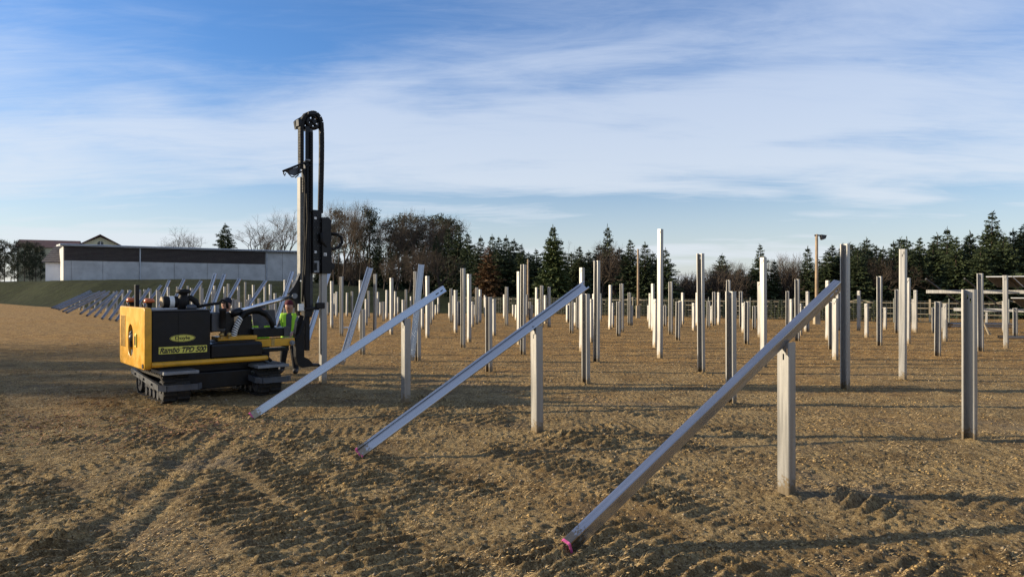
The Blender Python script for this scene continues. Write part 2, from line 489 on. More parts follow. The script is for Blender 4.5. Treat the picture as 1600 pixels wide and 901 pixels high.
def grass_mat():
    m, nt, b = new_mat('bank_grass')
    g = N(nt, 'ShaderNodeNewGeometry')
    n = N(nt, 'ShaderNodeTexNoise'); n.inputs['Scale'].default_value = 0.8; n.inputs['Detail'].default_value = 8; n.inputs['Roughness'].default_value = 0.7
    nt.links.new(g.outputs['Position'], n.inputs[0])
    c = mixc(nt, maprange(nt, n.outputs[0], 0.35, 0.65), (0.010, 0.015, 0.005), (0.024, 0.031, 0.010))
    n2 = N(nt, 'ShaderNodeTexNoise'); n2.inputs['Scale'].default_value = 0.25; n2.inputs['Detail'].default_value = 5
    nt.links.new(g.outputs['Position'], n2.inputs[0])
    c = mixc(nt, maprange(nt, n2.outputs[0], 0.55, 0.7, 0, 0.4), c, (0.03, 0.024, 0.011))
    nt.links.new(c, b.inputs['Base Color']); b.inputs['Roughness'].default_value = 0.95
    b.inputs['Specular IOR Level'].default_value = 0.1
    bp = N(nt, 'ShaderNodeBump'); bp.inputs['Strength'].default_value = 0.8; bp.inputs['Distance'].default_value = 0.3
    nt.links.new(n.outputs[0], bp.inputs['Height']); nt.links.new(bp.outputs[0], b.inputs['Normal'])
grass_mat()

# ================================================================== SETTING
# ------------------------------------------------------------------ embankment shape
_TX = [-160, -68, -48.8, -25, -10.3, 0, 6]
_TY = [150, 94, 75, 62, 57, 57, 58]
_HX = [-160, -33, -15.8, -6.7, 2]
_HH = [3.05, 3.05, 2.0, 1.0, 0.0]
def bank_h(x, y):
    toe = np.interp(x, _TX, _TY); H = np.interp(x, _HX, _HH)
    w = np.interp(x, [-60, -20, 0], [9.0, 20.0, 20.0])
    return H * sstep(0, 1, (y - toe) / w)

# ------------------------------------------------------------------ ground: one sheet, fine near the camera
NEAR_FEET = [tuple(gpt(a, b)[:2]) for a, b in ((1229, 773), (839.5, 677), (634, 631), (504.5, 601), (1515, 688), (1142.5, 632), (1320.5, 608), (1410.5, 594), (1096, 583), (932, 566), (915.5, 600), (885, 868), (560, 716), (392, 657))]
def ground_height(x, y):
    near = np.clip(1.0 - (y - 10) / 34.0, 0.6, 1.0)
    h = 0.026 * gnoise(x * 0.55, y * 0.55) + 0.014 * gnoise(x * 1.7 + 9, y * 1.7)
    h += near * 0.010 * gnoise(x * 4.1, y * 4.1 + 5)
    n8 = gnoise(x * 9.3, y * 9.3)
    h += near * 0.010 * n8
    b6 = np.abs(gnoise(x * 6.1 + 31, y * 6.1 + 8)); b13 = np.abs(gnoise(x * 13.3 + 3, y * 13.3))
    h += near * (0.010 * (0.25 - b6) + 0.020 * (0.25 - b13)) * (0.6 + 0.8 * sstep(-0.3, 0.3, gnoise(x * 0.7 + 71, y * 0.7)))
    h += near * 0.016 * gnoise(x * 21 + 3, y * 21)
    h += near * 0.012 * gnoise(x * 36, y * 36 + 1)
    # crawler-track and tyre lanes: (x0, y0, heading deg, curvature, width, pitch, amplitude, chevron)
    lanes = [(-13.9 + 0.84 * k + 0.20 * math.sin(k * 2.7), 2.6, 129 + 5 * math.sin(k * 1.3), 0.60, 0.165 + 0.02 * math.sin(k * 3.1), 0.038, 0.0 if k % 3 else 0.20, 0) for k in range(28)]
    lanes += [(-4.2, 2.8, 84, 0.45, 0.15, 0.028, 0.4, 1), (-7.5, 3.0, 62, 0.5, 0.15, 0.028, 0.3, 1), (2.6, 2.8, 72, 0.45, 0.15, 0.025, 0.4, 1), (-12, 8.5, 8, 0.5, 0.15, 0.026, 0.0, 1), (5.0, 3.2, 80, 0.45, 0.15, 0.025, 0.4, 1)]
    wob = 0.07 * gnoise(x * 0.9 + 40, y * 0.9)
    brk = sstep(-0.22, 0.12, gnoise(x * 0.55 + 17, y * 0.55) - 0.035 * (x - 1.5))
    var = 0.45 + 0.8 * np.clip(0.5 + 1.6 * gnoise(x * 2.3 + 5, y * 2.3), 0, 1) + 0.45 * np.clip(0.5 + 1.5 * gnoise(x * 6.7 + 5, y * 6.7), 0, 1)
    inner = np.flatnonzero((y < 22) & (y > 2) & (np.abs(x) < 17))
    shp = h.shape; h = h.ravel()
    X, Y, Wb, Bk, Vr, N8 = (q.ravel()[inner] for q in (x, y, wob, brk, var, n8))
    acc = np.zeros(len(inner))
    for (x0, y0, hd, w, pitch, amp, chev, over) in lanes:
        a = math.radians(hd); dx, dy = math.cos(a), math.sin(a)
        t = -(X - x0) * dy + (Y - y0) * dx + Wb
        k = np.flatnonzero(np.abs(t) < w * 0.8)
        if not len(k): continue
        t = t[k]; s = (X[k] - x0) * dx + (Y[k] - y0) * dy
        run = sstep(-0.5, 0.5, s) * sstep(19, 13, s)
        mask = sstep(w * 0.60, w * 0.46, np.abs(t)) * run
        ph = (s + chev * np.abs(t) + 0.35 * Wb[k] + 0.030 * N8[k]) / pitch
        saw = ph - np.floor(ph)
        ridge = np.where(saw < 0.24, saw / 0.24, np.clip((0.66 - saw) / 0.42, 0, 1))
        berm = np.exp(-((np.abs(t) - w * 0.58) / 0.05) ** 2) * run
        fade = np.clip(1.0 - (Y[k] - 9) / 13.0, 0.0, 1.0) * (0.12 + 0.88 * Bk[k])
        add = fade * (mask * (amp * Vr[k] * ridge - 0.009) + 0.005 * berm)
        if over: acc[k] = acc[k] * (1 - 0.8 * mask * fade) + add
        else: acc[k] += add
    h[inner] += acc
    h = h.reshape(shp)
    # soil heaved and crumbled round the feet of the nearest posts
    for (qx, qy) in NEAR_FEET:
        k = (np.abs(x - qx) < 0.6) & (np.abs(y - qy) < 0.6)
        if k.any(): h[k] += np.exp(-((x[k] - qx) ** 2 + (y[k] - qy) ** 2) / 0.022) * (0.032 + 0.05 * gnoise(x[k] * 17 + 2, y[k] * 17))
    # two plain wheel ruts running away from the camera
    for (x0, wdt) in ((-3.35, 0.11), (-3.02, 0.08)):
        t = x - (x0 - 0.18 * (y - 5.5))
        h += np.exp(-(t / wdt) ** 2) * -0.028 * sstep(11.5, 9.0, y) * sstep(4.8, 5.4, y)
    return h
def make_axis_y():
    ys = [2.2]
    while ys[-1] < 64:
        ys.append(ys[-1] + max(0.021, 0.0052 * ys[-1]))
    while ys[-1] < 420: ys.append(ys[-1] * 1.05)
    ys = [-60, -30, -12, -5, 0, 1.2] + ys + [700, 1300, 2500]
    return np.array(ys)
def make_axis_x():
    xs = [0.0]
    while xs[-1] < 5.5: xs.append(xs[-1] + 0.022)
    while xs[-1] < 12: xs.append(xs[-1] + 0.034)
    while xs[-1] < 30: xs.append(xs[-1] + 0.034 * (xs[-1] / 12) ** 2.0)
    while xs[-1] < 420: xs.append(xs[-1] * 1.06)
    xs += [700, 1300, 2500]
    xs = np.array(xs)
    return np.concatenate([-xs[:0:-1], xs])
gy = make_axis_y(); gx = make_axis_x()
GX, GY = np.meshgrid(gx, gy)
GZ = ground_height(GX, GY)
GZ *= sstep(110, 60, np.abs(GX)) * sstep(120, 70, GY) * sstep(-8, 1.5, GY)
verts = np.stack([GX.ravel(), GY.ravel(), GZ.ravel()], 1)
nx, ny = len(gx), len(gy)
ii = (np.arange(ny - 1)[:, None] * nx + np.arange(nx - 1)[None, :]).ravel()
quads = np.stack([ii, ii + 1, ii + nx + 1, ii + nx], 1)
ground = link_mesh('ground', np_mesh('ground', verts, quads, mats=[MATS['soil']], smooth=True))
tag(ground, kind='structure')
def gz(x, y):
    return float(ground_height(np.array([float(x)]), np.array([float(y)]))[0])

# ------------------------------------------------------------------ embankment
bx = np.arange(-150, 4.1, 1.0); bt = np.concatenate([np.linspace(-0.02, 1.0, 26), np.linspace(1.1, 6, 24)])
BXX, BT = np.meshgrid(bx, bt)
toe = np.interp(BXX, _TX, _TY); wdt = np.interp(BXX, [-60, -20, 0], [9.0, 20.0, 20.0])
BY = toe + BT * wdt
BZ = bank_h(BXX, BY) + 0.10 * gnoise(BXX * 0.4, BY * 0.4) * sstep(0, 0.2, BT) + 0.03 - 0.12 * (BT < 0)
nbx, nby = len(bx), len(bt)
ii = (np.arange(nby - 1)[:, None] * nbx + np.arange(nbx - 1)[None, :]).ravel()
bank = link_mesh('grass_bank', np_mesh('grass_bank', np.stack([BXX.ravel(), BY.ravel(), BZ.ravel()], 1),
                 np.stack([ii, ii + 1, ii + nbx + 1, ii + nbx], 1), mats=[MATS['bank_grass']], smooth=True))
tag(bank, kind='structure')

# ------------------------------------------------------------------ warehouse on the bank
def make_warehouse():
    L = Vector((-60.0, 95.0, 0)); w = Vector((0.817, 0.577, 0)).normalized()
    zb = 3.0; ztop = 8.0; length = 32.0; depth = 9.0
    root = empty('warehouse', (L.x, L.y, zb), math.atan2(w.y, w.x))
    tag(root, 'long low warehouse with dark slatted upper wall and concrete lower wall on the grass bank', 'building')
    H = ztop - zb
    m = MB(); m.box((0.0, 0.12, -0.6), (length, depth, H - 0.35)); m.build('wall', MATS['concrete'], root)
    # precast panels, each with an open joint
    joints = [0.0, 0.9, 4.6, 9.1, 13.6, 18.1, 22.5, 26.6, 29.2, 32.0]
    for a, b in zip(joints[:-1], joints[1:]):
        top = 2.75 if b < 27.0 else (H - 0.45)
        m = MB(); m.box((a + 0.025, 0.0, -0.5), (b - 0.025, 0.117, top), 0.012); m.build('concrete_panel', MATS['concrete'], root)
    # dark cladding boards
    nb = 11; z0 = 2.78; z1 = H - 0.32
    for seg in ((0.1, 9.05), (9.3, 26.5)):
        for k in range(nb):
            za = z0 + (z1 - z0) * k / nb
            m = MB(); m.box((seg[0], -0.05 - 0.012 * (k % 2), za), (seg[1], 0.116, za + (z1 - z0) / nb - 0.035)); m.build('cladding_board', MATS['brown_cladding'], root)
    m = MB(); m.prism([(-0.5, H - 0.32), (-0.5, H - 0.06), (depth + 0.4, H + 0.25), (depth + 0.4, H + 0.05)], -0.4, length + 0.4, 'yz')
    r = m.build('roof', MATS['roof_flashing'], root)
    for px_ in (9.17, 26.75):
        m = MB(); m.box((px_ - 0.07, -0.17, -0.4), (px_ + 0.07, -0.066, H - 0.33)); m.build('downpipe', MATS['roof_flashing'], root)
    m = MB(); m.cyl((-0.4, -0.58, H - 0.14), (length + 0.4, -0.58, H - 0.14), 0.09, 8); m.build('gutter', MATS['roof_flashing'], root)
make_warehouse()

def make_house():
    # cream gabled house peeping over the warehouse, long tiled wing to the left
    D = 124.0
    cx = (157 - 800) / F * D
    root = empty('gabled_house', (cx, D, 3.0), math.radians(26))
    tag(root, 'cream house with dark gable roof and small window showing above the warehouse roof', 'house')
    pk = 2 + (450.5 - 368) * D / F - 3.0; ev = 2 + (450.5 - 383) * D / F - 3.0
    hw = 3.1
    m = MB(); m.prism([(-hw, 0), (hw, 0), (hw, ev), (0, pk - 0.25), (-hw, ev)], 0, 9, 'xz'); m.build('wall', MATS['cream_render'], root)
    m = MB()
    for s in (-1, 1):
        m.prism([(s * (hw + 0.75), ev - 0.50), (0, pk - 0.02), (0, pk + 0.2), (s * (hw + 0.75), ev - 0.30)], -0.6, 9.4, 'xz')
    m.build('roof', MATS['red_roof_tile'], root)
    m = MB(); m.box((-0.45, -0.06, ev - 0.05), (0.45, 0.0, ev + 0.42)); m.prism([(-0.45, ev + 0.42), (0.45, ev + 0.42), (0.22, ev + 0.66), (-0.22, ev + 0.66)], -0.06, 0.0, 'xz')
    wv = m.build('window', MATS['window_dark'], root)
    m = MB(); m.box((-0.03, -0.09, ev - 0.05), (0.03, -0.062, ev + 0.6)); m.build('glazing_bar', MATS['white_render'], wv)
    m = MB(); m.prism([(0, ev - 0.6), (9, ev - 0.6), (4.5, ev + 0.9)], -12.5, -hw - 0.3, 'yz'); m.build('wing_roof', MATS['red_roof_tile'], root)
    m = MB(); m.box((-12.2, 0.3, 0), (-hw - 0.02, 8.7, ev - 0.62)); m.build('wing_wall', MATS['cream_render'], root)
    # white barn at the left end of the warehouse
    D = 101.0
    x0 = (71 - 800) / F * D; x1 = (99.5 - 800) / F * D
    b = empty('white_barn', (x0, D, 2.9), 0)
    tag(b, 'small white barn with grey tiled roof at the left end of the warehouse', 'barn')
    zt = 2 + (450.5 - 409) * D / F - 2.9; zr = 2 + (450.5 - 379) * D / F - 2.9
    m = MB(); m.box((0, 0, -0.8), (x1 - x0, 6, zt)); m.build('wall', MATS['white_render'], b)
    n = 9
    for k in range(n):
        t0, t1 = k / n, (k + 1) / n
        m = MB()
        m.prism([(-0.4 + t0 * 3.4, zt - 0.1 + t0 * (zr - zt)), (-0.4 + t1 * 3.4 + 0.05, zt - 0.1 + t1 * (zr - zt)), (-0.4 + t1 * 3.4 + 0.05, zt + 0.0 + t1 * (zr - zt)), (-0.4 + t0 * 3.4, zt + 0.06 + t0 * (zr - zt))], -0.3, x1 - x0 + 0.1, 'yz')
        m.build('tile_course', MATS['grey_roof_tile'], b)
    m = MB(); m.box((x1 - x0 - 0.5, -0.05, 0.0), (x1 - x0 - 0.1, -0.003, 0.6)); m.build('hatch', MATS['window_dark'], b)
make_house()

# ------------------------------------------------------------------ tree meshes (shared by copies)
def spruce_mesh(name, seed, H=1.0, width=0.19, gap=0.0, base=0.02, dens=1.0, needles='spruce_needles', ragged=0.25):
    """unit-height spruce: whorls of drooping branches carrying many small needle sprays"""
    r = np.random.default_rng(seed)
    C = []; D = []; LL = []; WW = []; NN = []
    def spray(c, d, l, w, up):
        C.append(c); D.append(d); LL.append(l); WW.append(w); NN.append(up)
    levels = int(40 * dens)
    for i in range(levels):
        f = (i + r.random() * 0.9) / levels
        z = base + (0.985 - base) * f ** 0.95
        rad = width * ((1 - f) ** 0.74) * (0.72 + 0.42 * r.random()) + 0.004
        nbr = max(4, int((11 - 6 * f) * dens))
        a0 = r.random() * 6.28
        for k in range(nbr):
            if r.random() < gap: continue
            a = a0 + 6.283 * (k + r.random() * 0.8) / nbr
            L = rad * (1 - ragged + 2 * ragged * r.random())
            slope = -0.40 + 1.0 * f + 0.25 * (r.random() - 0.5)
            da = np.array([math.cos(a), math.sin(a), slope])
            ns = int(min(max(3, L / 0.0125), 12))
            zj = r.normal(0, 0.008)
            for j in range(ns):
                t = (j + 0.7) / ns
                p = np.array([0, 0, z + zj]) + da * L * t + np.array([0, 0, -0.12 * L * t * t])
                wl = (0.016 + 0.16 * rad) * (1.15 - 0.45 * t)
                for sgn in (-1, 1, 0):
                    aa = a + sgn * (0.5 + 0.6 * r.random())
                    drop = -0.25 - 0.9 * r.random() if sgn == 0 else slope * 0.4 - 0.55 * r.random() + 0.1
                    dd = np.array([math.cos(aa), math.sin(aa), drop])
                    spray(p + r.normal(0, 0.004, 3), dd, wl * (0.8 + 0.7 * r.random()), wl * 0.27, np.array([r.normal(0, 1.0), r.normal(0, 1.0), 0.6]))
            spray(np.array([0, 0, z]) + da * L * 0.9, da + np.array([0, 0, 0.25]), 0.012 + 0.1 * rad, 0.004 + 0.02 * rad, np.array([r.normal(0, 0.6), r.normal(0, 0.6), 1.0]))
    for k in range(7):
        spray(np.array([0, 0, 0.945 + 0.008 * k]), np.array([r.normal(0, 0.18), r.normal(0, 0.18), 1.0]), 0.04, 0.0035, r.normal(0, 1, 3))
    C = np.array(C); D = np.array(D); NN = np.array(NN); LL = np.array(LL)[:, None]; WW = np.array(WW)[:, None]
    D /= np.linalg.norm(D, axis=1, keepdims=True); S = np.cross(D, NN); S /= np.linalg.norm(S, axis=1, keepdims=True) + 1e-9
    V = np.stack([C, C + D * LL * 0.5 + S * WW, C + D * LL, C + D * LL * 0.5 - S * WW], 1).reshape(-1, 3)
    n = len(C)
    crown = np_mesh(name + '_crown', V, quads=np.arange(4 * n).reshape(-1, 4), mats=[MATS[needles]])
    m = MB(); m.tube([(0, 0, -0.05), (0, 0, 0.5), (0, 0, 1.0)], [0.014, 0.009, 0.0015], 6)
    return crown, m.mesh(name + '_trunk', MATS['bark_dark'])

def tube_np(V, Q, a, b, ra, rb, seg):
    d = b - a; L = np.linalg.norm(d)
    if L < 1e-9: return
    d = d / L
    x = np.cross(d, np.array([0.31, 0.77, 0.55])); x /= np.linalg.norm(x) + 1e-9
    y = np.cross(d, x); o = len(V)
    for p, r_ in ((a, ra), (b, rb)):
        for k in range(seg):
            an = 6.2832 * k / seg
            V.append(p + (x * math.cos(an) + y * math.sin(an)) * r_)
    for k in range(seg):
        l = (k + 1) % seg
        Q.append((o + k, o + l, o + seg + l, o + seg + k))

def bare_mesh(name, seed, spread=0.55, trunk_frac=0.25, levels=6, up=0.35, thin=1.0, kids=(2, 3)):
    """unit-height leafless tree grown by repeated forking"""
    r = np.random.default_rng(seed)
    TV, TQ, CV, CQ = [], [], [], []
    def grow(p, d, L, rad, lev):
        nseg = 3 if lev < 3 else 2
        q = p.copy(); dd = d.copy()
        for s in range(nseg):
            dd = dd + r.normal(0, 0.07 + 0.02 * lev, 3) + np.array([0, 0, up * 0.10])
            dd /= np.linalg.norm(dd)
            nq = q + dd * L / nseg
            r0 = rad * (1 - 0.35 * s / nseg); r1 = rad * (1 - 0.35 * (s + 1) / nseg)
            if lev <= 1: tube_np(TV, TQ, q, nq, r0, r1, 6)
            else: tube_np(CV, CQ, q, nq, r0, r1, 4 if lev < 4 else 3)
            q = nq
            if 1 <= lev < levels and r.random() < 0.55:
                side = r.normal(0, 1, 3); side -= dd * side.dot(dd); side /= np.linalg.norm(side) + 1e-9
                grow(q, dd * 0.6 + side * spread * 1.3 + np.array([0, 0, up * 0.4]), L * (0.5 + 0.25 * r.random()), rad * 0.45, lev + 1 + (r.random() < 0.3))
        if lev >= levels: return
        n = r.integers(kids[0], kids[1] + 1)
        a0 = r.random() * 6.28
        s1 = np.cross(dd, np.array([0.2, 0.5, 0.8])); s1 /= np.linalg.norm(s1) + 1e-9; s2 = np.cross(dd, s1)
        for k in range(n):
            a = a0 + 6.283 * k / n + r.normal(0, 0.3)
            sp = spread * (0.6 + 0.7 * r.random())
            nd = dd + (s1 * math.cos(a) + s2 * math.sin(a)) * sp + np.array([0, 0, up * 0.35])
            nd /= np.linalg.norm(nd)
            grow(q, nd, L * (0.66 + 0.22 * r.random()), rad * (0.62 if n == 2 else 0.54), lev + 1)
    grow(np.array([0, 0, -0.02]), np.array([0, 0, 1.0]), trunk_frac, 0.0215 * thin, 0)
    CVa = np.array(CV); TVa = np.array(TV)
    top = max(CVa[:, 2].max(), TVa[:, 2].max())
    CVa /= top; TVa /= top
    # twigs never thinner than a sliver
    crown = np_mesh(name + '_crown', CVa, quads=np.array(CQ), mats=[MATS['bark_grey']])
    trunk = np_mesh(name + '_trunk', TVa, quads=np.array(TQ), mats=[MATS['bark_dark']], smooth=True)
    return crown, trunk

def pine_mesh(name, seed, low=0.35, clumps=26, wid=0.16):
    """unit-height pine: bare pole stem, clumpy needle pads in the upper part, dead side branches below"""
    r = np.random.default_rng(seed)
    V, T, TV, TQ = [], [], [], []
    p = np.array([0, 0, -0.02]); pts = [p]
    for k in range(7):
        p = p + np.array([r.normal(0, 0.008), r.normal(0, 0.008), 0.145]); pts.append(p)
    for k in range(7): tube_np(TV, TQ, pts[k], pts[k+1], 0.014 * (1 - 0.11 * k), 0.014 * (1 - 0.11 * (k + 1)), 6)
    def stem(z): 
        t = min(max((z + 0.02) / 0.145, 0), 6.999); k = int(t); return pts[k] + (pts[k+1] - pts[k]) * (t - k)
    for k in range(14):
        z = 0.12 + 0.5 * r.random(); a = r.random() * 6.28; L = 0.03 + 0.06 * r.random()
        b = stem(z); tube_np(TV, TQ, b, b + np.array([math.cos(a) * L, math.sin(a) * L, r.normal(0.0, 0.015)]), 0.003, 0.001, 3)
    for c in range(clumps):
        f = (c + r.random()) / clumps
        z = low + (1.0 - low) * f
        a = r.random() * 6.28
        L = wid * (1 - 0.65 * f) * (0.35 + 0.75 * r.random())
        b = stem(z - 0.04); e = stem(z) + np.array([math.cos(a) * L, math.sin(a) * L, 0])
        tube_np(TV, TQ, b, e, 0.005, 0.002, 4)
        n = int(95 * (0.6 + 0.6 * r.random()))
        sx = 0.036 + 0.022 * r.random()
        for j in range(n):
            q = e + r.normal(0, 1, 3) * np.array([sx, sx, sx * 0.5])
            d = r.normal(0, 1, 3) + np.array([0, 0, 0.5]); d /= np.linalg.norm(d)
            s_ = np.cross(d, r.normal(0, 1, 3)); s_ /= np.linalg.norm(s_) + 1e-9
            l = 0.016 + 0.012 * r.random(); o = len(V)
            V.extend([q - s_ * l * 0.3, q + s_ * l * 0.3, q + d * l * 1.4]); T.append((o, o + 1, o + 2))
    crown = np_mesh(name + '_crown', np.array(V), tris=np.array(T), mats=[MATS['pine_needles']])
    trunk = np_mesh(name + '_trunk', np.array(TV), quads=np.array(TQ), mats=[MATS['bark_dark']], smooth=True)
    return crown, trunk

def thuja_mesh(name, seed):
    r = np.random.default_rng(seed); V = []; T = []
    for j in range(520):
        z = r.random() ** 0.85
        rad = 0.24 * (1 - z ** 1.8) * (0.55 + 0.5 * r.random()) + 0.015
        a = r.random() * 6.28
        p = np.array([math.cos(a) * rad, math.sin(a) * rad, 0.03 + 0.93 * z])
        d = np.array([math.cos(a) * 0.5, math.sin(a) * 0.5, 1.0]) + r.normal(0, 0.25, 3); d /= np.linalg.norm(d)
        s_ = np.cross(d, r.normal(0, 1, 3)); s_ /= np.linalg.norm(s_) + 1e-9
        l = 0.09 + 0.07 * r.random(); o = len(V)
        V.extend([p, p + d * l * 0.5 + s_ * 0.045, p + d * l, p + d * l * 0.5 - s_ * 0.045]); T += [(o, o + 1, o + 2), (o, o + 2, o + 3)]
    crown = np_mesh(name, np.array(V), tris=np.array(T), mats=[MATS['thuja_leaves']])
    m = MB(); m.tube([(0, 0, -0.1), (0, 0, 0.8)], [0.02, 0.006], 5)
    return crown, m.mesh(name + '_stem', MATS['bark_dark'])

TREES = {
    'spruce': [spruce_mesh('spruce_a', 1), spruce_mesh('spruce_b', 2, width=0.16), spruce_mesh('spruce_c', 3, width=0.23, ragged=0.35), spruce_mesh('spruce_d', 4, width=0.20, gap=0.12, ragged=0.4)],
    'bright': [spruce_mesh('spruce_bright', 5, width=0.25, needles='bright_needles', dens=1.15)],
    'red': [spruce_mesh('spruce_red', 6, width=0.24, needles='red_needles', gap=0.2, ragged=0.4)],
    'bare': [bare_mesh('bare_a', 21), bare_mesh('bare_b', 22, spread=0.45, trunk_frac=0.33, up=0.55), bare_mesh('bare_c', 23, spread=0.62, trunk_frac=0.2), bare_mesh('bare_d', 24, spread=0.38, trunk_frac=0.36, up=0.7)],
    'round': [bare_mesh('bare_round', 31, spread=0.75, trunk_frac=0.16, up=0.25, levels=6, kids=(3, 3))],
    'shrub': [bare_mesh('shrub_a', 41, spread=0.6, trunk_frac=0.10, levels=6, up=0.4, thin=0.7, kids=(2, 3)), bare_mesh('shrub_b', 42, spread=0.8, trunk_frac=0.10, levels=6, up=0.3, thin=0.7)],
    'pine': [pine_mesh('pine_a', 51), pine_mesh('pine_b', 52, low=0.45, clumps=20), pine_mesh('pine_c', 53, low=0.12, clumps=36, wid=0.2)],
}
NAMES = {'spruce': 'spruce_tree', 'bright': 'spruce_tree', 'red': 'spruce_tree', 'bare': 'bare_tree', 'round': 'bare_tree', 'shrub': 'bare_shrub', 'pine': 'pine_tree'}
TREE_COUNT = {}
def tree(kind, px, top, d, label, group=None, wscale=1.0, var=None, zb=None):
    lst = TREES[kind]
    i = TREE_COUNT.get(kind, 0); TREE_COUNT[kind] = i + 1
    crown, trunk = lst[(i if var is None else var) % len(lst)]
    x = (px - 800) / F * d
    if zb is None: zb = float(bank_h(np.array(x), np.array(d)))
    H = CAMH + (HOR - top) * d / F - zb
    if kind == 'spruce': H *= 1.05
    root = empty(NAMES[kind], (x, d, zb - 0.05), random.random() * 6.28)
    c = link_mesh('crown', crown, root); t = link_mesh('trunk', trunk, root)
    for o in (c, t): o.scale = (H * wscale, H * wscale, H)
    tag(root, label, 'shrub' if kind == 'shrub' else 'tree', group)
    return root

def row(kind_list, text, group):
    """kind_list: (kind, px, top, d, width scale, variant); labels count each kind from the left"""
    cnt = {}
    for (kind, px, top, d, ws, var) in sorted(kind_list, key=lambda q: q[1]):
        nm = {'spruce': 'dark spruce', 'bare': 'bare leafless tree', 'round': 'round-crowned leafless tree', 'shrub': 'low leafless shrub', 'pine': 'dark pine', 'bright': 'spruce', 'red': 'spruce'}[kind]
        cnt[kind] = cnt.get(kind, 0) + 1
        tree(kind, px, top, d, f'{nm}, {ORD[cnt[kind]]} such from left {text}', group, ws, var)

tree('round', 285, 351, 128, 'lone round leafless tree standing behind the warehouse roof', wscale=0.85)
tree('spruce', 352, 354, 126, 'single dark spruce behind the warehouse between leafless trees', wscale=1.35, var=2)
tree('bare', 395, 335, 124, 'broad leafless tree behind the warehouse, right of the single spruce', wscale=1.0, var=2)
tree('bare', 440, 317, 126, 'tall leafless tree just left of the black mast', wscale=0.8, var=0)
tree('shrub', 421, 362, 122, 'low leafless shrub between two leafless trees above the warehouse roof', wscale=0.9)
row([('pine', x - 5, t, dd + 15, 0.8, v) for x, t, dd, v in
     ((2, 374, 97, 0), (12, 377, 100, 2), (22, 381, 98, 0), (33, 377, 101, 2), (43, 379, 97, 0), (52, 378, 102, 2), (61, 379, 98, 0), (69, 384, 104, 2), (-12, 376, 99, 2), (28, 396, 96, 2), (56, 400, 100, 2), (6, 400, 103, 2))],
    'in dark clump left of barn', 'pines left of the barn')
row([('bare', 512, 322, 84, 0.62, 1), ('bare', 522, 308, 90, 0.62, 3), ('bare', 536, 303, 86, 0.66, 0), ('bare', 549, 306, 92, 0.62, 1), ('bare', 562, 312, 87, 0.62, 3), ('bare', 574, 318, 90, 0.62, 2), ('bare', 587, 332, 94, 0.6, 1),
     ('pine', 530, 328, 95, 0.9, 1), ('pine', 578, 326, 88, 0.85, 0), ('pine', 556, 345, 98, 0.8, 1), ('pine', 515, 352, 99, 0.8, 1)],
    'in tall wood right of mast', 'tall wood right of the mast')
row([('bare', 606, 342, 92, 0.62, 3), ('bare', 622, 332, 88, 0.62, 1), ('bare', 637, 325, 92, 0.62, 0), ('bare', 650, 322, 88, 0.64, 3), ('bare', 664, 326, 93, 0.6, 2), ('bare', 678, 329, 88, 0.6, 1), ('bare', 692, 328, 92, 0.6, 0), ('bare', 703, 336, 88, 0.6, 3),
     ('pine', 612, 344, 96, 1.0, 0), ('pine', 632, 336, 98, 1.0, 1), ('pine', 654, 338, 96, 1.1, 0), ('pine', 674, 340, 98, 1.1, 1), ('pine', 690, 338, 94, 1.2, 0), ('pine', 704, 346, 96, 1.2, 2), ('pine', 646, 360, 100, 1.1, 2), ('pine', 622, 364, 100, 1.1, 2),
     ('spruce', 592, 378, 86, 1.1, 0), ('spruce', 612, 396, 90, 1.2, 2), ('spruce', 634, 392, 92, 1.2, 0), ('spruce', 660, 384, 92, 1.2, 2), ('spruce', 682, 372, 86, 1.15, 0), ('spruce', 700, 360, 84, 1.1, 1), ('spruce', 716, 356, 82, 1.15, 0), ('spruce', 731, 368, 80, 1.1, 2),
     ('shrub', 600, 400, 78, 0.8, 0), ('shrub', 640, 380, 78, 0.75, 1), ('shrub', 664, 374, 76, 0.75, 0), ('shrub', 684, 384, 76, 0.8, 1), ('shrub', 618, 392, 80, 0.8, 1), ('shrub', 575, 408, 80, 0.8, 0), ('shrub', 545, 412, 84, 0.9, 1)],
    'in mixed wood above grass bank', 'mixed wood above the grass bank')
tree('red', 762, 384, 62, 'reddish brown dying conifer among dark spruces', wscale=1.15)
tree('bright', 864, 352, 58, 'broad olive green spruce with pointed top, brightest in the tree line', wscale=1.0)
tree('spruce', 949, 358, 60, 'tall spruce with dark pointed top behind brown leafless twigs', wscale=0.9, var=3)
row([('spruce', x, t, dd, w * 1.3, v) for x, t, dd, w, v in
     ((742, 388, 70, 1.2, 0), (751, 374, 68, 1.0, 1), (769, 372, 70, 1.0, 1), (780, 376, 68, 1.1, 0), (791, 374, 71, 1.0, 1), (803, 379, 68, 1.1, 2), (814, 387, 66, 1.1, 0), (826, 398, 66, 1.2, 2), (838, 394, 64, 1.1, 0), (776, 392, 64, 1.2, 2), (797, 394, 64, 1.2, 0),
      (893, 398, 62, 1.3, 2), (905, 390, 60, 1.2, 0), (920, 396, 62, 1.2, 2), (935, 388, 58, 1.2, 0), (968, 392, 60, 1.3, 2), (985, 380, 56, 1.1, 0), (1008, 384, 55, 1.15, 1), (1020, 398, 57, 1.3, 2), (1040, 392, 54, 1.1, 3))]
    + [('bare', 888, 374, 66, 0.75, 2), ('bare', 928, 378, 66, 0.75, 0), ('bare', 966, 372, 66, 0.75, 2), ('bare', 1000, 384, 66, 0.8, 0), ('shrub', 940, 372, 57, 0.7, 0), ('shrub', 960, 376, 57, 0.7, 1)],
    'in tree line behind middle posts', 'tree line behind the middle posts')
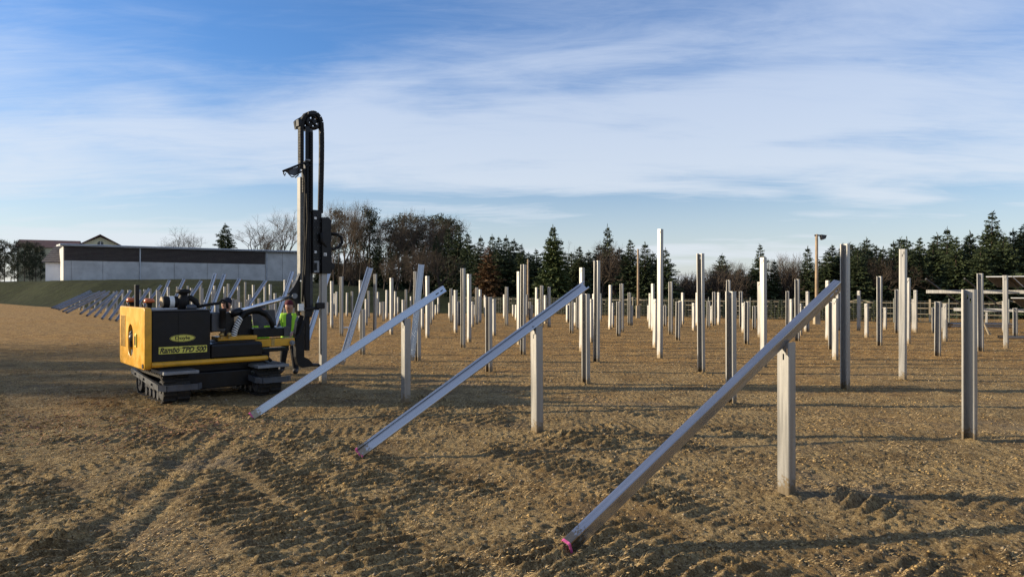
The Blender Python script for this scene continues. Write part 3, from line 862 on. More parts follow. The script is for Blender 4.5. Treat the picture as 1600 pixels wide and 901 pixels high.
row([('shrub', x, t, dd, w, v) for x, t, dd, w, v in
     ((1056, 424, 62, 1.2, 0), (1066, 428, 60, 1.2, 1), (1078, 424, 62, 1.2, 0), (1090, 420, 60, 1.2, 1), (1100, 416, 62, 1.1, 0), (1112, 412, 58, 1.0, 1), (1120, 406, 54, 0.9, 0), (1136, 408, 54, 0.9, 1), (1150, 410, 56, 0.9, 0), (1165, 412, 58, 0.9, 1), (1226, 400, 54, 0.8, 0), (1240, 392, 56, 0.75, 1), (1250, 404, 54, 0.8, 0), (1285, 402, 56, 0.9, 1))]
    + [('spruce', x, t, dd, w * 1.3, v) for x, t, dd, w, v in
     ((1128, 401, 58, 1.15, 2), (1188, 387, 54, 0.95, 0), (1210, 410, 54, 1.05, 1), (1262, 390, 53, 1.0, 1), (1072, 436, 64, 1.6, 2), (1096, 430, 64, 1.6, 2), (1150, 424, 60, 1.3, 2), (1176, 420, 56, 1.2, 2), (1294, 396, 52, 1.2, 2), (1278, 408, 54, 1.2, 0))]
    + [('bare', 1232, 390, 60, 0.85, 3), ('bare', 1158, 402, 62, 0.9, 1), ('bare', 1220, 396, 58, 0.8, 1)],
    'in low tree line left of lamp pole', 'low tree line left of the lamp pole')
row([('spruce', x, t, dd, w * 1.3, v) for x, t, dd, w, v in
     ((1318, 386, 52, 1.25, 2), (1340, 392, 50, 1.2, 0), (1358, 394, 52, 1.25, 2), (1378, 400, 50, 1.2, 0), (1396, 382, 52, 1.1, 1), (1418, 392, 50, 1.2, 2), (1437, 377, 50, 1.0, 0), (1458, 384, 52, 1.2, 2), (1480, 362, 51, 0.95, 1), (1494, 376, 49, 1.1, 0), (1516, 368, 51, 1.05, 3), (1550, 339, 50, 1.0, 0), (1568, 372, 48, 1.1, 2), (1583, 364, 50, 1.05, 1), (1600, 356, 50, 1.1, 0), (1532, 388, 48, 1.2, 2), (1624, 352, 52, 1.1, 1), (1650, 362, 50, 1.1, 0))]
    + [('pine', 1332, 386, 55, 1.3, 2), ('pine', 1352, 388, 56, 1.3, 0), ('shrub', 1368, 398, 50, 0.8, 0), ('shrub', 1384, 396, 50, 0.85, 1), ('bare', 1408, 384, 60, 0.8, 2), ('bare', 1466, 376, 62, 0.8, 0), ('bare', 1590, 358, 64, 0.85, 2), ('bare', 1424, 380, 62, 0.85, 3)],
    'in spruce belt at right', 'spruce belt at the right')

row([('spruce', 1300 + 17 * k + 6 * math.sin(k * 2.3), 388 + 9 * math.sin(k * 1.7) - 0.05 * 17 * k, 58 + 2 * math.sin(k), 1.7, k) for k in range(20)]
    + [('spruce', 735 + 16 * k, 402 + 7 * math.sin(k * 2.1), 76, 1.9, k) for k in range(8)]
    + [('spruce', 868 + 18 * k, 412 + 8 * math.sin(k * 1.9), 70, 1.9, k) for k in range(10)]
    + [('spruce', 1120 + 19 * k, 425 + 5 * math.sin(k * 1.9), 66, 1.9, k) for k in range(9)],
    'in rear row of far tree line', 'rear row of the far tree line')
row([('spruce', x, t, dd, 1.5, v) for x, t, dd, v in ((500, 398, 100, 0), (514, 408, 98, 2), (528, 396, 102, 0), (543, 404, 100, 2), (558, 392, 104, 0), (573, 398, 100, 2), (586, 394, 98, 0))]
    + [('shrub', x, t, 92, 0.9, v) for x, t, v in ((505, 405, 0), (520, 398, 1), (537, 402, 0), (553, 396, 1), (568, 400, 0), (584, 398, 1))],
    'in undergrowth of wood right of mast', 'undergrowth right of the mast')

# off-camera trees on the left whose long shadow lies over the pile driver
for i, (x, y, h, kd, v) in enumerate(((-37, 11.6, 9.8, 'bare', 0), (-39, 13.6, 10.4, 'bare', 2), (-36, 15.8, 9.8, 'spruce', 2), (-40, 17.8, 10.6, 'spruce', 0), (-37, 19.8, 9.8, 'spruce', 2), (-41, 21.8, 10.4, 'bare', 0), (-38, 23.8, 9.8, 'bare', 2))):
    r_ = empty(NAMES[kd], (x, y, -0.05), i * 1.3)
    for nm, me in zip(('crown', 'trunk'), TREES[kd][v]):
        o = link_mesh(nm, me, r_); o.scale = (h * 1.2, h * 1.2, h)
    tag(r_, f'tall {"spruce" if kd == "spruce" else "leafless tree"} beyond the left edge, {ORD[i+1]} from the camera side', 'tree', 'trees beyond the left edge')

# ------------------------------------------------------------------ mesh fence with hedge behind the field
FA = Vector((27.0, 38.6, 0)); FB = Vector((-5.0, 60.5, 0))
def make_fence():
    d = (FB - FA); L = d.length; d.normalize()
    root = empty('wire_fence', FA, math.atan2(d.y, d.x))
    tag(root, 'wire mesh fence along the far edge of the field in front of the hedge', 'fence')
    n = 15
    for k in range(n):
        s_ = L * k / (n - 1)
        m = MB(); m.cyl((s_, 0, -0.1), (s_, 0, 1.42), 0.035, 6); m.build('post', MATS['fence_wire'], root)
    m = MB()
    for k in range(12):
        z = 0.08 + k * 0.108
        m.box((0, -0.045, z - 0.004), (L, -0.037, z + 0.004))
    for k in range(int(L / 0.22)):
        m.box((k * 0.22 - 0.004, -0.055, 0.05), (k * 0.22 + 0.004, -0.046, 1.28))
    w = m.build('wire_mesh', MATS['fence_wire'], root); w['kind'] = 'stuff'
    # thuja hedge, each plant its own
    a, b = thuja_mesh('thuja_a', 61), thuja_mesh('thuja_b', 62)
    nrm = Vector((-d.y, d.x, 0))
    if nrm.y < 0: nrm = -nrm
    k = 0; s_ = 1.0
    while s_ < L - 1:
        p = FA + d * s_ + nrm * (0.6 + 0.15 * random.random())
        h = 0.95 + 0.32 * random.random()
        if 800 + F * p.x / p.y < 1425 and random.random() < 0.93:
            k += 1
            t = empty('thuja_bush', p, random.random() * 6)
            for nm, me in zip(('crown', 'stem'), a if k % 2 else b):
                o = link_mesh(nm, me, t); o.scale = (1.15, 1.15, h)
            tag(t, f'small columnar thuja in hedge behind wire fence, {ORD[k]} from right', 'bush', 'thuja hedge behind the fence')
        s_ += 0.55 + 0.12 * random.random()
    # wooden rail fence beyond the hedge
    wr = empty('wooden_rail_fence', FA + nrm * 2.4, math.atan2(d.y, d.x))
    tag(wr, 'pale wooden rail fence with braced posts behind the thuja hedge', 'fence')
    for k in range(11):
        s0 = L * k / 10.0
        m = MB(); m.box((s0 - 0.05, -0.05, -0.1), (s0 + 0.05, 0.05, 1.35)); m.build('post', MATS['pale_wood'], wr)
        if k < 10:
            for z in (0.45, 0.80, 1.12):
                m = MB(); m.box((s0 + 0.06, -0.03, z - 0.020), (s0 + L / 10 - 0.06, 0.03, z + 0.020)); m.build('rail', MATS['pale_wood'], wr)
        if k % 2 == 0:
            for sg in (-1, 1):
                m = MB(); m.tube([(s0 + sg * 0.05, -0.07, 1.30), (s0 + sg * 0.95, -0.07, 1.05)], 0.025, 5); m.build('brace', MATS['pale_wood'], wr)
make_fence()

def pole(px, base_y, top_y, label, lamp=False, r=0.09, sleeve=False):
    p = gpt(px, base_y); H = CAMH + (HOR - top_y) * p.y / F
    root = empty('lamp_pole' if lamp else 'wooden_pole', p)
    tag(root, label, 'pole')
    m = MB(); m.tube([(0, 0, -0.3), (0, 0, H * 0.5), (0, 0, H)], [r, r * 0.88, r * 0.76], 10); m.build('shaft', MATS['weathered_wood'], root)
    if sleeve:
        m = MB(); m.box((-r * 1.5, -r * 1.5, -0.2), (r * 1.5, r * 1.5, 0.85), 0.01); m.build('base_sleeve', MATS['pale_wood'], root)
    if lamp:
        m = MB(); m.box((-0.12, -0.05, H - 0.10), (0.16, 0.05, H - 0.02), 0.01); m.tube([(0.1, 0, H - 0.05), (0.32, 0, H - 0.16)], 0.025, 6); m.build('bracket', MATS['dark_steel'], root)
        m = MB(); m.prism([(0.20, H - 0.02), (0.52, H - 0.06), (0.46, H - 0.22), (0.26, H - 0.30)], -0.14, 0.14, 'xz'); h = m.build('lamp_head', MATS['dark_steel'], root)
        m = MB(); m.prism([(0.275, H - 0.303), (0.47, H - 0.223), (0.475, H - 0.243), (0.28, H - 0.323)], -0.12, 0.12, 'xz'); m.build('lens', MATS['light_grey'], h)
pole(1276, 506, 366, 'tall wooden pole with a floodlight at its top', True, 0.10, True)
pole(997, 497, 389, 'plain wooden pole with pale base in front of dark spruces', False, 0.085, True)
pole(825, 492, 405, 'thin dark wooden pole left of the olive green spruce', False, 0.085)

# ================================================================== STEEL POSTS AND BEAMS
def arc_poly(pts, r, n=2):
    """round the corners of an open polyline"""
    out = [Vector(pts[0])]
    for i in range(1, len(pts) - 1):
        p = Vector(pts[i]); a = (Vector(pts[i-1]) - p).normalized(); b = (Vector(pts[i+1]) - p).normalized()
        p0 = p + a * r; p1 = p + b * r
        for k in range(n + 1):
            t = k / n
            out.append((p0 * (1 - t) ** 2 + p * 2 * t * (1 - t) + p1 * t ** 2))
    out.append(Vector(pts[-1]))
    return out
def channel_mesh(name, W, D, lip, L, mats, th=0.004, slots=(), z0=0.0, paint=0.0, r=0.010):
    """lipped C-section, web in the plane x=-D/2, opening to +x, running along z; slots = (y0,y1,za,zb) cut in the web"""
    pl = arc_poly([(D/2, -W/2 + lip), (D/2, -W/2), (-D/2, -W/2), (-D/2, W/2), (D/2, W/2), (D/2, W/2 - lip)], r)
    # split the web at slot edges
    ys = sorted({y for s_ in slots for y in s_[:2]})
    pts = []
    for i, p in enumerate(pl):
        pts.append(p)
        if i + 1 < len(pl) and abs(p.x + D/2) < 1e-6 and abs(pl[i+1].x + D/2) < 1e-6:
            for y in ys:
                if p.y + 1e-6 < y < pl[i+1].y - 1e-6: pts.append(Vector((-D/2, y)))
    n = len(pts)
    nr = []
    for i in range(n):
        a = pts[max(i-1, 0)]; b = pts[min(i+1, n-1)]
        t = (b - a).normalized(); nr.append(Vector((-t.y, t.x)))
    zs = sorted({z0, L} | {z for s_ in slots for z in s_[2:]} | ({paint} if paint > z0 else set()))
    m = MB(); m.smooth = False
    nz = len(zs)
    def vid(i, k, side): return (k * n + i) * 2 + side
    for k in range(nz):
        for i in range(n):
            for sd in (-0.5, 0.5):
                q = pts[i] + nr[i] * th * sd
                m.v.append((q.x, q.y, zs[k]))
    cell = {}
    for k in range(nz - 1):
        for i in range(n - 1):
            my = (pts[i].y + pts[i+1].y) / 2; mz = (zs[k] + zs[k+1]) / 2
            onweb = abs(pts[i].x + D/2) < 1e-6 and abs(pts[i+1].x + D/2) < 1e-6
            hole = onweb and any(s_[0] < my < s_[1] and s_[2] < mz < s_[3] for s_ in slots)
            if not hole: cell[(i, k)] = 1 if (paint > z0 and mz < paint) else 0
    def add(f, mi): m.f.append(f); m.mi.append(mi); m.sm.append(False)
    for (i, k), mi in cell.items():
        for sd in (0, 1):
            f = (vid(i, k, sd), vid(i+1, k, sd), vid(i+1, k+1, sd), vid(i, k+1, sd))
            add(f if sd == 0 else f[::-1], mi)
        for (di, dk, e) in ((-1, 0, ((i, k), (i, k+1))), (1, 0, ((i+1, k), (i+1, k+1))), (0, -1, ((i, k), (i+1, k))), (0, 1, ((i, k+1), (i+1, k+1)))):
            if (i + di, k + dk) not in cell:
                (p, q) = e
                add((vid(*p, 0), vid(*q, 0), vid(*q, 1), vid(*p, 1)), mi)
    me = m.mesh(name, mats)
    return me

POSTS = []
def post(px, base, top, kind, label=None, group=None, W=None, D=None):
    p = gpt(px, base)
    H = CAMH + (HOR - top) * p.y / F
    if kind == 'A':
        W = W or 0.125; D = D or 0.120
        me = channel_mesh('steel_post', W, D, 0.03, H, [MATS['galvanised']], slots=((-0.012, 0.004, H - 0.17, H - 0.11), (-0.045, -0.029, H - 0.12, H - 0.06)), z0=-0.35)
        rot = ROWROT
    else:
        W = W or 0.155; D = D or 0.10
        me = channel_mesh('steel_post', W, D, 0.023, H, [MATS['galvanised']], slots=((-0.045, -0.030, H - 0.13, H - 0.07), (-0.012, 0.004, H - 0.18, H - 0.12)), z0=-0.35)
        rot = ROWROT + math.pi
    o = link_mesh('steel_post', me)
    o.location = (p.x, p.y, 0)
    o.rotation_euler = (random.gauss(0, 0.004), random.gauss(0, 0.004), rot + random.gauss(0, 0.025))
    POSTS.append((px, H, kind, o))
    if label: tag(o, label, 'post', group or 'upright steel posts')
    return o

# near posts, each with its own words
post(1229, 773, 534, 'A', 'nearest short steel post with sunlit left face, under the right-hand leaning beam')
post(839.5, 677, 509, 'A', 'short steel post carrying the middle leaning beam with open channel')
post(634, 631, 497, 'A', 'short grey steel post in shade carrying the leftmost of the three front beams')
post(504.5, 601, 424, 'A', 'steel post held under the black hammer of the pile driver')
post(1515, 688, 452, 'B', 'large open-channel steel post nearest the right edge, with two slots at its top')
post(1142.5, 632, 455, 'B', 'open-channel steel post crossed by the lower half of the right-hand leaning beam')
post(1320.5, 608, 381, 'B', 'tall open-channel steel post just right of the upper end of the right-hand leaning beam')
post(1410.5, 594, 389, 'A', 'tall cream-lit closed steel post between the highest right-hand channel post and right edge')
post(1096, 583, 396, 'B', 'tall open-channel steel post midway between the highest post and the bright white post')
post(932, 566, 407, 'B', 'tall open-channel steel post right of the upper end of the middle leaning beam')
post(915.5, 600, 459, 'B', 'short wide open-channel steel post below the upper end of the middle leaning beam')
post(1031, 559, 358, 'A', 'highest bright steel post in the field, standing well above all others')
post(1193, 573, 402, 'A', 'tall blazing white sunlit steel post left of the right-hand leaning beam')
post(764, 580, 464, 'B', 'wide open-channel steel post crossed by the middle leaning beam')
post(817, 554, 413, 'B', 'tall open-channel steel post of the close pair above the middle leaning beam')
post(811, 538, 424, 'A', 'bright narrow steel post on the left of the close pair above the middle beam')
post(723.5, 543, 419, 'B', 'tall open-channel steel post left in the pair between the left and middle beams')
post(733, 534, 428, 'A', 'bright steel post on the right in the pair between the left and middle beams')
post(653, 563.5, 480, 'B', 'dark-sided open-channel steel post just right of the short post in shade')
post(1305, 562, 466, 'A', 'cream-lit short steel post beside the upper end of the right-hand leaning beam')
post(1532.5, 548, 427, 'B', 'tall open-channel steel post behind the nearest right-edge post')
post(1572, 543.5, 430, 'A', 'cream-lit steel post in front of the solar rack at the right edge')
post(1465, 556, 471, 'B', 'short open-channel steel post left of the nearest right-edge post')

far = [  # px, base, top, kind
 (518.5,512,439,'A'),(533.5,524.7,432,'B'),(523,493,458,'A'),(526,495,455.5,'A'),(542,494,457,'A'),(550,495,455,'B'),(512,493,472,'A'),
 (563,517,437.5,'A'),(566.5,554,483,'B'),(572,508,467,'A'),(576,497,454,'B'),(585.5,517,428,'B'),(590.5,495,456,'A'),(594.5,493,472,'A'),
 (599,502,471,'B'),(604,498,453,'A'),(611.5,522,434,'A'),(617.5,494,455,'A'),(619,494,473,'A'),(622,490,464,'A'),(630,510,468,'A'),
 (634.5,497,452,'B'),(642,490,463,'A'),(648,515,424,'B'),(660,514,477.5,'A'),(668,528,431,'A'),(672.5,507,470.5,'B'),(676.5,499,465,'A'),
 (681,492,476,'A'),(685,490,463,'A'),(702.5,497,473,'A'),(705,504,450.5,'B'),(708.5,493,462,'A'),(712,520,453,'A'),(715.5,509,471,'A'),
 (719,509,471,'B'),(738,511,471,'A'),(741.5,495,476,'A'),(745,507,449,'B'),(750,504,452,'A'),(758,495,461,'A'),(772,524.5,467,'A'),
 (788,497,460,'A'),(791.6,509.5,448,'B'),(802,494,476,'A'),(806.5,500,476,'A'),(822.5,495,460,'A'),(828,500,471,'B'),(830.5,500,476,'A'),
 (838,504,449,'A'),(841,518,467,'A'),(846.5,511,446,'B'),(852,505,461,'A'),(858,511,448,'A'),(886.5,503,476,'A'),(889,503,472,'A'),
 (893,520,470,'B'),(899,508,472.5,'A'),(903,515,462,'B'),(909,548,418,'A'),(923.5,534,467,'A'),(927.5,501,459,'A'),(938,502,458,'A'),
 (953,514,445,'A'),(957,511,473,'A'),(966.5,525,471,'B'),(971.5,518,443,'B'),(983.5,508,457,'B'),(986.5,508,477,'A'),(1013.5,502,477,'A'),
 (1016,513,458,'A'),(1020,516.5,443,'A'),(1023.5,543,467,'A'),(1039,510,477,'B'),(1048,522,440,'B'),(1059,531.5,471,'B'),(1063,511,470,'A'),
 (1066.5,506,457,'A'),(1084,516,473,'A'),(1089,508,457,'A'),(1107,512,470,'B'),(1111.5,505,478,'A'),(1116,509,456,'B'),(1123,507,456.5,'A'),
 (1138,525,437.5,'B'),(1158,511,455,'B'),(1161.5,519.5,473,'A'),(1166.5,537,471,'B'),(1178.5,515,478,'B'),(1187,526,440,'A'),
 (1230.5,512,454.5,'B'),(1236,510,467,'A'),(1246,532.5,436,'B'),(1250.5,523.5,474,'A'),(1262,518,455,'A'),(1259,518,479,'A'),
 (1293,531,438,'A'),(1299,545.5,471,'B'),(1309,516,457,'A'),(1313,516,454,'A'),(1341.7,516,454,'A'),(1354,527,474,'A'),(1374.3,539.5,431.5,'B'),
 (1383,515,480,'A'),(1401.5,520,452,'B'),(1419,537,434,'A'),(1430.6,519,453,'A'),(1427.5,517,467,'A'),(1459.5,520,480,'B'),(1471.5,518,480,'A'),
 (1476.8,533,474,'A'),(1586.5,526,481,'B'),(1569,519,470,'A'),
 # behind the machine
 (246,504,453,'A'),(249.5,500,455,'A'),(263,506,448.5,'A'),(277,500,447.5,'B'),(284.5,510,451,'A'),(293.5,500,446.5,'B'),(299,506,450,'A'),
 (301,512,470,'A'),(307.5,514,468.5,'A'),(313.5,508,444,'B'),(316,502,450,'A'),(321,514,469,'A'),(331.5,506,452,'A'),(335,500,446,'A'),
 (351,506,447.5,'A'),(356.5,501,443,'B'),(363,514,466,'A'),(367.5,514,468,'A'),(372.5,506,446.5,'A'),(375.5,513,472,'A'),(383,499,440.5,'B'),
 (386.5,514,468,'A'),(389.5,502,460,'A'),(396,504,445,'A'),(414,500,444,'A'),(422.5,506,444,'A'),(430,508,458,'A'),(438,506,462,'A'),(445,504,437,'A'),(458,504,437,'A'),
 (426,512,468,'A'),(405,512,466,'B'),
 # under the far-left row of leaning beams
 (112,482.5,472,'A'),(118,483.5,471,'A'),(125,484.5,470,'A'),(131,485.5,469,'A'),(140,488.5,468,'B'),(149,486,468,'A'),(157.5,489,469,'A'),
 (167,491,469,'A'),(178,492.5,455,'B'),(182.5,491,455,'A'),(192,496,453,'A'),(201,499,453,'A'),(219,500,453,'B'),(226,500,452,'A'),(235,502,451,'A')]
for q in far: post(*q)
zones = [(0, 242, 'under far-left row of leaning beams'), (242, 480, 'behind the pile driver'),
         (480, 640, 'between mast and shaded short post'), (640, 720, 'just right of shaded short post'),
         (720, 835, 'in field left of middle beam post'), (835, 945, 'around top of middle leaning beam'),
         (945, 1035, 'in field left of highest post'), (1035, 1130, 'in field right of highest post'),
         (1130, 1225, 'around the blazing white post'), (1225, 1316, 'around top of right-hand leaning beam'),
         (1316, 1440, 'between the two tall right-hand posts'), (1440, 1700, 'in front of the solar rack')]
for lo, hi, txt in zones:
    zl = sorted([q for q in POSTS if lo <= q[0] < hi and 'label' not in q[3]], key=lambda q: q[0])
    for k, (px, H, kind, o) in enumerate(zl):
        size = 'short' if H < 1.75 else ('tall' if H > 2.4 else 'medium')
        face = 'pale closed-face' if kind == 'A' else 'open-channel'
        tag(o, f'{size} {face} steel post, {ORD[k+1]} from left {txt}', 'post', 'upright steel posts')

def beam(a, b, opening, label, group=None, W=0.13, D=0.065, paint=0.022, slots=True, mat='galvanised_beam'):
    a = Vector(a); b = Vector(b); z = (b - a); L = z.length; z.normalize()
    x = Vector(opening); x = (x - z * x.dot(z)).normalized()
    y = z.cross(x)
    sl = ((-0.010, 0.010, L - 0.11, L - 0.05), (-0.010, 0.010, L - 0.22, L - 0.15)) if slots else ()
    me = channel_mesh('steel_beam', W, D, 0.018, L, [MATS[mat], MATS['pink_paint']], slots=sl, z0=0.0, paint=paint)
    o = link_mesh('steel_beam', me)
    M = Matrix((x, y, z)).transposed().to_4x4(); M.translation = a
    o.matrix_world = M
    tag(o, label, 'beam', group)
    return o
def front_beam(fx, fy, ppx, ppy, endpx, opening, label, **kw):
    f = gpt(fx, fy); p = gpt(ppx, ppy); h = p - f
    r = (endpx - 800) / F
    t = (r * f.y - f.x) / (h.x - r * h.y)
    zf = 0.06; zs = 1.478 + 0.075 - zf
    a = Vector((f.x, f.y, zf)); b = Vector((f.x + h.x * t, f.y + h.y * t, zf + zs * t))
    return beam(a, b, opening, label, 'beams leaning on the front posts', **kw)
U_ = UV; UP = Vector((0, 0, 1))
front_beam(392, 657, 634, 631, 694, U_ - UP * 0.25, 'leftmost of three front beams with flat grey face, pink foot and two top slots', W=0.125)
front_beam(560, 716, 839.5, 677, 915, -U_ + UP * 0.75, 'middle front beam with its open blue channel facing up and pink foot', W=0.125, D=0.07, slots=False)
front_beam(885, 868, 1229, 773, 1308, U_ * 1.0 + UP * 0.30, 'nearest right-hand leaning beam with dark face, blue top edge and pink foot', W=0.125, D=0.075)

def lean(fx, fy, tx, ty, label):
    f = gpt(fx, fy); r = (tx - 800) / F
    s_ = (r * f.y - f.x) / (VV.x - r * VV.y)
    d = f.y + VV.y * s_
    b = Vector((f.x + VV.x * s_, d, CAMH + (HOR - ty) * d / F))
    beam((f.x, f.y, 0.03), b, -U_ * 0.7 + UP * 0.5 - VV * 0.4, label, 'beams leaning in the background', W=0.16, D=0.08, paint=0.0, slots=False)
lean(533, 571, 578.5, 418, 'steep bright blue leaning beam right of the mast, behind the leftmost front beam')
lean(643, 565, 658.5, 413, 'almost upright blue leaning beam crossing behind the top of the leftmost front beam')
lean(477, 545, 514, 425, 'blue leaning beam passing behind the post held by the hammer')
lean(424, 527, 457.5, 424, 'blue leaning beam directly left of the mast behind the person in the maroon cap')
rest = [(363,515,416,438),(331,515,375,435),(320,515,351.5,428),(308,515,337,427),(268,511,315,438.5),(255,507,288,436),(237,503,265,437.5),(207,503,252.5,445.6),(195,504,234,450.6)]
for k, q in enumerate(sorted(rest)):
    lean(*q, f'blue leaning beam behind the pile driver, {ORD[k+1]} from the left above its engine housing')
rowb = [(80,482,142,454),(83,482.6,144,456),(87,483.4,148,458),(91,484.6,157,455),(97.5,487.6,165,454.5),(103,489.5,172,455),(124.4,491.5,170,458),(135,494.6,178,459),(147.5,496,184,455),(158.7,499.6,192.5,453),(170.6,500.5,205,453.5),(180.6,502.5,219,452.5)]
for k, q in enumerate(rowb):
    lean(*q, f'thin pale leaning beam in the far-left row, {ORD[k+1]} from the left')

# ------------------------------------------------------------------ solar rack at the right edge
def make_rack():
    P1 = Vector((21.0, 36.0, 0))
    root = empty('solar_rack', P1, math.atan2(-UV.y, -UV.x))      # local x = -u (along the row), local y = +v
    tag(root, 'mounted solar rack with two pale rails and dark panels at the right edge', 'solar rack')
    sl = -0.267
    def z(s): return 1.84 + sl * s
    for s_, x0 in ((0.0, 0.0), (3.6, 0.1)):
        m = MB(); m.box((x0, s_ - 0.04, z(s_) - 0.085), (15, s_ + 0.04, z(s_) + 0.085), 0.006); m.build('rail', MATS['galvanised'], root)
    for k in range(9):
        x = 0.6 + 1.65 * k
        m = MB()
        a = Vector((x, -1.8, z(-1.8) + 0.14)); b = Vector((x, 4.2, z(4.2) + 0.14))
        m.tube([a, b], 0.045, 4); m.build('rafter', MATS['dark_steel'], root)
    for k in range(4):
        for s_ in (0.0, 3.6):
            x = 1.6 + 3.6 * k
            m = MB(); m.box((x - 0.05, s_ + 0.045, -0.2), (x + 0.05, s_ + 0.14, z(s_) + 0.05), 0.006); m.build('post', MATS['galvanised'], root)
    for (s0, s1) in ((-1.75, -0.05), (2.0, 3.7)):
        for k in range(11):
            x = 3.1 + 1.05 * k
            def Q(xx, ss, dz): return (xx, ss, z(ss) + 0.21 + dz)
            m = MB(); vs = [Q(x, s0, 0), Q(x + 1.02, s0, 0), Q(x + 1.02, s1, 0), Q(x, s1, 0), Q(x, s0, 0.04), Q(x + 1.02, s0, 0.04), Q(x + 1.02, s1, 0.04), Q(x, s1, 0.04)]
            m._add(vs, [(0,1,5,4),(1,2,6,5),(2,3,7,6),(3,0,4,7),(0,3,2,1),(4,5,6,7)])
            p = m.build('solar_panel', [MATS['roof_flashing']], root)
            e = 0.02
            m = MB(); m._add([Q(x+e, s0+e, 0.043), Q(x+1.02-e, s0+e, 0.043), Q(x+1.02-e, s1-e, 0.043), Q(x+e, s1-e, 0.043)], [(0,1,2,3)]); m.build('glass', MATS['panel_glass'], p)
            m = MB(); m._add([Q(x+e, s0+e, -0.003), Q(x+1.02-e, s0+e, -0.003), Q(x+1.02-e, s1-e, -0.003), Q(x+e, s1-e, -0.003)], [(3,2,1,0)]); m.build('back_sheet', MATS['panel_back'], p)
make_rack()
# beams lying on the ground by the rack
p0 = gpt(1560, 530)
beam((p0.x, p0.y, 0.09), (p0.x + 4.2, p0.y - 0.6, 0.09), (0, -0.2, 1), 'pale steel beam lying flat on the ground at the right edge', 'beams lying by the rack', W=0.14, D=0.09, paint=0, slots=False, mat='galvanised')
p0 = gpt(1480, 512)
for i in range(2):
    for j in range(2):
        beam((p0.x + 0.1 * j, p0.y + 0.22 * i, 0.07 + 0.12 * j), (p0.x + 3.0 + 0.1 * j, p0.y + 0.22 * i - 0.3, 0.07 + 0.12 * j), (0, -0.2, 1),
             f'grey steel beam in the low pile behind the right-edge post, {("lower", "upper")[j]} {("front", "rear")[i]} one', 'beams piled behind the right-edge post', W=0.2, D=0.1, paint=0, slots=False)
for k, (ax, ay, bx_, by_) in enumerate(((1549, 523, 1534, 500), (1546, 523, 1526, 478))):
    a = gpt(ax, ay)
    m = MB(); top = Vector(((bx_ - 800) / F * (a.y + 0.3), a.y + 0.3, CAMH + (HOR - by_) * (a.y + 0.3) / F))
    m.tube([(0, 0, -0.05), top - a], 0.03, 5)
    o = m.build('wooden_stake', MATS['pale_wood']); o.location = a
    tag(o, ('shorter' if k == 0 else 'longer') + ' pale stake leaning left behind the large right-edge post', 'stake', 'stakes leaning by the rack')
# small white scrap on the field
p = gpt(541, 512.5)
m = MB(); m.prism([(-0.13, 0), (0.14, -0.02), (0.17, 0.03), (0.02, 0.06), (-0.12, 0.04)], -0.06, 0.06, 'xz'); o = m.build('scrap_bag', MATS['white_plastic']); o.location = p + Vector((0, 0, 0.02))
tag(o, 'small white scrap of plastic on the field right of the mast', 'litter')

# ================================================================== PILE DRIVER
L0 = Vector((-5.96, 12.16, 0))
MACH = empty('pile_driver', L0 - Vector((0, 0, 0.02)), ROWROT)       # local x = v (towards the mast), local y = u (away)
tag(MACH, 'black and yellow tracked pile driver with tall black mast', 'pile driver')
def mp(px, py, b):
    r = (px - 800) / F
    a = (r * (L0.y + b * UV.y) - L0.x - b * UV.x) / (VV.x - r * VV.y)
    d = L0.y + a * VV.y + b * UV.y
    return a, CAMH - (py - HOR) * d / F
def mv(px, py, b):
    a, z = mp(px, py, b); return Vector((a, b, z))
def curve_mesh(splines, extrude, name, mat, bevel=0.0):
    cu = bpy.data.curves.new(name, 'CURVE'); cu.dimensions = '2D'; cu.fill_mode = 'BOTH'; cu.extrude = extrude; cu.bevel_depth = bevel; cu.bevel_resolution = 2
    for pts in splines:
        sp = cu.splines.new('POLY'); sp.points.add(len(pts) - 1); sp.use_cyclic_u = True
        for q, p in zip(sp.points, pts): q.co = (p[0], p[1], 0, 1)
    o = bpy.data.objects.new(name, cu); COL.objects.link(o)
    bpy.context.view_layer.update()
    me = bpy.data.meshes.new_from_object(o.evaluated_get(bpy.context.evaluated_depsgraph_get()))
    bpy.data.objects.remove(o); me.materials.clear(); me.materials.append(mat)
    return me
def rrect(x0, y0, x1, y1, r, n=5):
    out = []
    for cx, cy, a0 in ((x1 - r, y0 + r, -90), (x1 - r, y1 - r, 0), (x0 + r, y1 - r, 90), (x0 + r, y0 + r, 180)):
        for k in range(n + 1):
            a = math.radians(a0 + 90 * k / n); out.append((cx + r * math.cos(a), cy + r * math.sin(a)))
    return out
def text_mesh(s, size, mat, shear=0.0, bold=0.0):
    cu = bpy.data.curves.new('lettering', 'FONT'); cu.body = s; cu.size = size; cu.shear = shear; cu.offset = bold
    cu.align_x = 'CENTER'; cu.align_y = 'CENTER'; cu.extrude = 0.0008
    o = bpy.data.objects.new('lettering', cu); COL.objects.link(o)
    bpy.context.view_layer.update()
    me = bpy.data.meshes.new_from_object(o.evaluated_get(bpy.context.evaluated_depsgraph_get()))
    bpy.data.objects.remove(o); me.materials.clear(); me.materials.append(mat)
    return me

